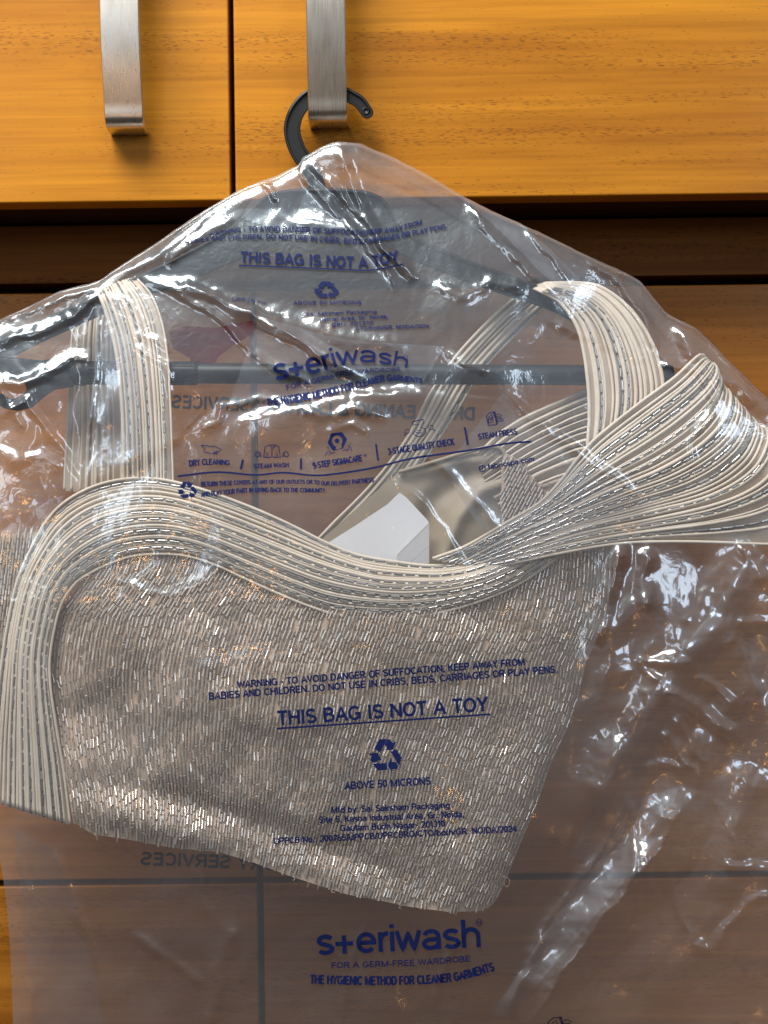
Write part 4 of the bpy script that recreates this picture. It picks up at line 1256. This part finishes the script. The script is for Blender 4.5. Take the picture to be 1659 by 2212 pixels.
nu, nv = 150, 120
U = np.linspace(0, 1, nu)[:, None] + np.zeros((1, nv))
TOPY = np.linspace(0, 1, nv)[None, :]
Yb = 1140 + (1975 - 1140) * TOPY + 0 * U
for _ in range(3):
    Xb = body_pt(U, Yb)
    hem_y = interp(Xb, HEM) - 2
    top_y = interp(Xb, TOPB)
    Yb = top_y + (hem_y - top_y) * TOPY
Xb = body_pt(U, Yb)
mb = MB(); mb.add(P(Xb, Yb, body_y(Xb, Yb) + 0.0009).reshape(-1, 3), grid_faces(nu, nv))
bodice = mb.build('bodice', M_MESH); child(bodice, blouse)
mb = MB()
rng = np.random.RandomState(5)
As, Bs = [], []
ncol = 140
for k in range(ncol):
    u = (k + 0.5 + rng.uniform(-0.12, 0.12)) / ncol
    y = 1150 + rng.uniform(0, 24)
    while y < 1985:
        ln = rng.uniform(17, 20.5)
        y2 = y + ln
        xa, xb = float(body_pt(np.array(u), np.array(y))), float(body_pt(np.array(u), np.array(y2)))
        if y > interp(xa, TOPB) and y2 < interp(xb, HEM) + 1.5 and rng.uniform() > 0.015:
            As.append((xa + rng.normal(0, 0.7), y)); Bs.append((xb + rng.normal(0, 0.9), y2))
        y = y2 + rng.uniform(3.2, 5.4)
As, Bs = np.array(As), np.array(Bs)
lift = rng.normal(0, 0.00042, len(As))
beads(mb, P(As[:, 0], As[:, 1], body_y(As[:, 0], As[:, 1]) + lift - 0.0002), P(Bs[:, 0], Bs[:, 1], body_y(Bs[:, 0], Bs[:, 1]) - lift - 0.0002), 2.5 * PX * rng.uniform(0.85, 1.1, len(As)), 8)
bw = mb.build('beadwork', M_BEAD); bw.data.set_sharp_from_angle(angle=math.radians(70)); bw['kind'] = 'stuff'; child(bw, bodice)
# loose threads at the hem
mb = MB()
for x in rng.uniform(180, 1040, 9):
    y = float(interp(x, HEM)); a = rng.uniform(0.6, 2.4); l = rng.uniform(5, 11); c = rng.normal(0, 5)
    q = catmull([(x, y - 3), (x + math.cos(a) * l * .5 + c, y + math.sin(a) * l * .5), (x + math.cos(a) * l, y + math.sin(a) * l)], 8)
    tube(mb, P(q[:, 0], q[:, 1], body_y(q[:, 0], q[:, 1])), 0.5 * PX, 4)
q = catmull([(1086, 1893), (1098, 1897), (1101, 1908), (1094, 1916), (1089, 1909)], 20); tube(mb, P(q[:, 0], q[:, 1], 0.012 + 0 * q[:, 0]), 0.35 * PX, 4)
lt = mb.build('loose_threads', M_CORD); lt['kind'] = 'stuff'; child(lt, bodice)

# side of the back seen to the left of the neckline border
def patch(name, cols, depth, beadang, spacing, blen, seed, matb=M_MESH):
    """small beaded cloth piece: cols = [(x, ytop, ybottom), ...]"""
    c = np.array(cols, float); rr = np.random.RandomState(seed)
    xs_ = np.linspace(c[0, 0], c[-1, 0], 24); vs = np.linspace(0, 1, 24)
    yt, yb = np.interp(xs_, c[:, 0], c[:, 1]), np.interp(xs_, c[:, 0], c[:, 2])
    X_ = xs_[:, None] + 0 * vs; Y_ = yt[:, None] + (yb - yt)[:, None] * vs
    m_ = MB(); m_.add(P(X_, Y_, depth + 0.001).reshape(-1, 3), grid_faces(24, 24))
    o = m_.build(name, matb); child(o, blouse)
    A_, B_ = [], []
    dx, dy = math.sin(beadang), math.cos(beadang)
    for i in range(-60, 60):
        for j in range(-40, 40):
            x = c[:, 0].mean() + i * spacing * dy + (j + 0.5 * (i % 2)) * (blen + 2.5) * -dx + rr.normal(0, .6)
            y = c[:, 1:].mean() + i * spacing * dx * 0.4 + (j + 0.5 * (i % 2)) * (blen + 2.5) * dy + rr.normal(0, .6)
            if c[0, 0] < x < c[-1, 0] and np.interp(x, c[:, 0], c[:, 1]) < y < np.interp(x, c[:, 0], c[:, 2]) - 4:
                A_.append((x + dx * blen / 2, y - dy * blen / 2)); B_.append((x - dx * blen / 2, y + dy * blen / 2))
    A_, B_ = np.array(A_), np.array(B_)
    m_ = MB(); li = rr.normal(0, 0.0002, len(A_))
    beads(m_, P(A_[:, 0], A_[:, 1], depth - 0.0004 + li), P(B_[:, 0], B_[:, 1], depth - 0.0004 - li), 2.7 * PX)
    b_ = m_.build('beadwork', M_BEAD); b_.data.set_sharp_from_angle(angle=math.radians(70)); b_['kind'] = 'stuff'; child(b_, o)
    return o
patch('side_panel', [(-70, 1160, 1720), (0, 1158, 1700), (40, 1152, 1420), (95, 1146, 1260), (110, 1150, 1230)], 0.020, 0.12, 6.4, 20, 8)
patch('underarm_panel', [(1083, 1000, 1130), (1090, 978, 1132), (1115, 990, 1128), (1150, 1030, 1120), (1195, 1078, 1100)], 0.030, 0.5, 8.0, 21, 9)

# lining at the back of the neck opening
xs_ = np.linspace(640, 1220, 70); vs = np.linspace(0, 1, 40)
topl = interp(xs_, [(640, 1215), (700, 1160), (780, 1090), (860, 1020), (920, 1003), (990, 982), (1055, 966), (1085, 972), (1100, 985), (1220, 1080)])
X_ = xs_[:, None] + 0 * vs; Y_ = topl[:, None] + (1270 - topl)[:, None] * vs
def fold_l(pts, w, a):
    d, s, t = seg_dist(X_, Y_, pts); return a * np.exp(-(d / w) ** 2)
D_ = 0.040 + 0.004 * vnoise(X_ / 90, Y_ / 90, 71) - fold_l([(1095, 1040), (1040, 1060), (990, 1120), (960, 1200)], 16, 0.006) + fold_l([(1000, 1020), (940, 1080), (900, 1160)], 22, 0.006) - fold_l([(880, 1020), (1000, 1000), (1080, 985)], 16, 0.004)
mb = MB(); mb.add(P(X_, Y_, D_).reshape(-1, 3), grid_faces(70, 40))
lining = mb.build('lining', M_LINING); child(lining, blouse)
mb = MB(); q = catmull([(860, 1020), (920, 1003), (990, 982), (1055, 966), (1085, 972), (1093, 1000), (1093, 1060), (1086, 1110)], 50)
tube(mb, P(q[:, 0], q[:, 1], 0.036 + 0 * q[:, 0]), 4.5 * PX, 8)
child(mb.build('lining_piping', M_LINING), lining)

# neckline border
NECK = Guides([(0.0, [(-22, 1730), (-14, 1600), (-6, 1520), (3, 1440), (14, 1360), (36, 1260), (68, 1185), (105, 1120), (155, 1075), (222, 1045), (300, 1033), (370, 1040), (450, 1062), (540, 1095), (620, 1130), (700, 1170), (770, 1198), (850, 1213), (930, 1222), (1000, 1214), (1070, 1190), (1150, 1160)]),
               (1.0, [(152, 1782), (138, 1670), (120, 1560), (108, 1470), (110, 1400), (130, 1310), (160, 1262), (190, 1240), (230, 1220), (285, 1202), (350, 1197), (410, 1203), (470, 1222), (530, 1250), (590, 1277), (665, 1308), (740, 1330), (840, 1334), (940, 1325), (1040, 1297), (1130, 1256), (1225, 1190)])], 130)
def neck_depth(s, t, l):
    return 0.003 + 0.004 * np.cos((t - 0.45) * 3.0) * -1 + 0.004 + 0.012 * smooth(1 - s, 0.80, 1.0) * 0.5
pleated('neckline_border', NECK, neck_depth, 21, [0.07, 0.24, 0.40, 0.54, 0.67, 0.80, 0.92], cord_r=3.2, seed=3, bead_len=20)

# shoulder straps
LSTRAP = Guides([(0.0, [(212, 632), (216, 640), (230, 678), (250, 753), (262, 853), (266, 953), (266, 1060)]),
                 (0.5, [(250, 612), (256, 622), (280, 670), (302, 748), (314, 850), (320, 955), (322, 1060)]),
                 (1.0, [(292, 598), (300, 606), (328, 640), (352, 706), (364, 800), (371, 950), (374, 1065)])], 60)
def strap_depth(s, t, l):
    return 0.016 - 0.007 * smooth(s, 0.0, 0.8) + 0.016 * (1 - smooth(s, 0, 0.05)) - 0.003 * math.cos((t - .5) * 3)
pleated('shoulder_strap', LSTRAP, strap_depth, 13, [0.15, 0.32, 0.50, 0.83], cord_r=3.2, seed=11)
RSTRAP = Guides([(0.0, [(1150, 622), (1180, 635), (1212, 655), (1246, 705), (1262, 765), (1271, 835), (1273, 905), (1268, 990)]),
                 (0.5, [(1165, 617), (1220, 630), (1280, 660), (1320, 710), (1344, 780), (1352, 850), (1345, 910), (1325, 980)]),
                 (1.0, [(1178, 612), (1250, 612), (1300, 622), (1358, 665), (1400, 725), (1425, 790), (1430, 850), (1400, 920)])], 60)
pleated('shoulder_strap', RSTRAP, strap_depth, 18, [0.14, 0.42, 0.56], cord_r=3.5, seed=12)
# the straps' back halves, behind the hanger
LB = Guides([(0.0, [(170, 660), (158, 700), (150, 800), (145, 920), (138, 1060)]), (1.0, [(258, 650), (254, 700), (256, 800), (262, 920), (262, 1070)])], 40)
pleated('back_strap', LB, lambda s, t, l: 0.052 + 0 * s, 10, [], cord_r=3.6, seed=13)
RB = Guides([(0.0, [(1112, 645), (1060, 690), (985, 770), (930, 850), (880, 945), (800, 1050), (685, 1165)]), (1.0, [(1190, 650), (1120, 715), (1040, 800), (990, 880), (945, 950), (870, 1060), (780, 1180)])], 60)
pleated('back_strap', RB, lambda s, t, l: 0.047 + 0.008 * t + 0 * s, 9, [0.95], cord_r=4.2, seed=14)
BS = Guides([(0.0, [(1290, 832), (1230, 860), (1150, 895), (1085, 933), (1030, 985)]), (0.5, [(1300, 930), (1240, 945), (1160, 985), (1100, 1020), (1050, 1050)]), (1.0, [(1290, 1060), (1240, 1055), (1180, 1070), (1130, 1090), (1090, 1110)])], 50)
pleated('back_shoulder', BS, lambda s, t, l: 0.036 + 0.004 * s, 13, [], cord_r=4.0, pleat=0.006, seed=15)

# right sleeve fan
FAN = Guides([(0.0, [(935, 1207), (1005, 1180), (1095, 1128), (1165, 1086), (1210, 1040), (1246, 993), (1290, 945), (1380, 873), (1455, 818), (1498, 778), (1516, 766), (1524, 776), (1520, 792)]),
              (0.22, [(955, 1213), (1030, 1180), (1120, 1135), (1200, 1085), (1260, 1040), (1330, 990), (1400, 945), (1465, 898), (1520, 850), (1545, 815), (1548, 795), (1542, 786), (1535, 790)]),
              (0.42, [(985, 1218), (1080, 1165), (1188, 1112), (1318, 1047), (1415, 1003), (1500, 949), (1550, 895), (1566, 850), (1562, 830), (1552, 828)]),
              (0.7, [(1010, 1222), (1120, 1182), (1250, 1135), (1400, 1097), (1530, 1058), (1610, 1005), (1640, 950), (1640, 920), (1628, 912)]),
              (0.86, [(1025, 1224), (1130, 1195), (1260, 1160), (1400, 1135), (1550, 1105), (1660, 1060), (1710, 1000), (1712, 960), (1700, 950)]),
              (1.0, [(1040, 1228), (1130, 1212), (1210, 1195), (1330, 1175), (1430, 1170), (1550, 1172), (1680, 1176), (1760, 1170)])], 90)
def fan_depth(s, t, l):
    return 0.002 - 0.007 * np.sin(np.pi * np.clip(s, 0, 1)) * (1 - 0.3 * t) + 0.020 * smooth(s, 0.86, 1.0) + 0.003 * smooth(1 - s, 0.85, 1)
pleated('sleeve', FAN, fan_depth, 33, [0.10, 0.185, 0.31, 0.40, 0.47, 0.56, 0.66, 0.76, 0.84, 0.93], cord_r=3.3, seed=16, bead_len=22)

# ------------------------------------------------------------------ paper slip in the neckline
slip = empty('paper_slip', tuple(P(850, 1180, 0.028)), 'folded blank white paper slip tucked inside the blouse neckline', 'paper')
def sheet(name, outline, depth, mat, parent, th=0.00025):
    q = np.array(outline, float); n = len(q)
    dd = np.array(depth, float) if np.ndim(depth) else np.full(n, depth)
    v = np.concatenate([P(q[:, 0], q[:, 1], dd), P(q[:, 0], q[:, 1], dd + th)])
    tri = tessellate_polygon([[Vector((a_, b_, 0)) for a_, b_ in q]])
    f = [tuple(t) for t in tri] + [tuple(i + n for i in t) for t in tri] + [(i, (i + 1) % n, n + (i + 1) % n, n + i) for i in range(n)]
    m_ = MB(); m_.add(v, f)
    return child(m_.build(name, mat, smooth=False), parent)
sheet('sheet', [(700, 1178), (768, 1135), (836, 1090), (863, 1064), (877, 1074), (922, 1122), (927, 1130), (857, 1200), (862, 1230), (700, 1230)],
      [0.027 + 0.00002 * (1230 - b_) for a_, b_ in [(700, 1178), (768, 1135), (836, 1090), (863, 1064), (877, 1074), (922, 1122), (927, 1130), (857, 1200), (862, 1230), (700, 1230)]], M_PAPER, slip)
flap = sheet('folded_corner', [(927, 1132), (927, 1215), (924, 1235), (862, 1235), (857, 1201)], [0.0218, 0.0255, 0.0264, 0.0264, 0.0250], M_PAPER, slip)
mb = MB()
for k in range(22):
    u = k / 21
    c = P(926 - 66 * u, 1180 + 62 * u * 0.95, 0.0232 + 0.0030 * u)
    a = np.linspace(0, 2 * math.pi, 8, endpoint=False)
    mb.add(np.stack([c[0] + 0.0002 * np.cos(a), np.full(8, c[1] + 0.0 - 0.0006), c[2] + 0.0002 * np.sin(a)], -1), [tuple(range(8))])
child(mb.build('dotted_line', M_DOT, smooth=False), flap)
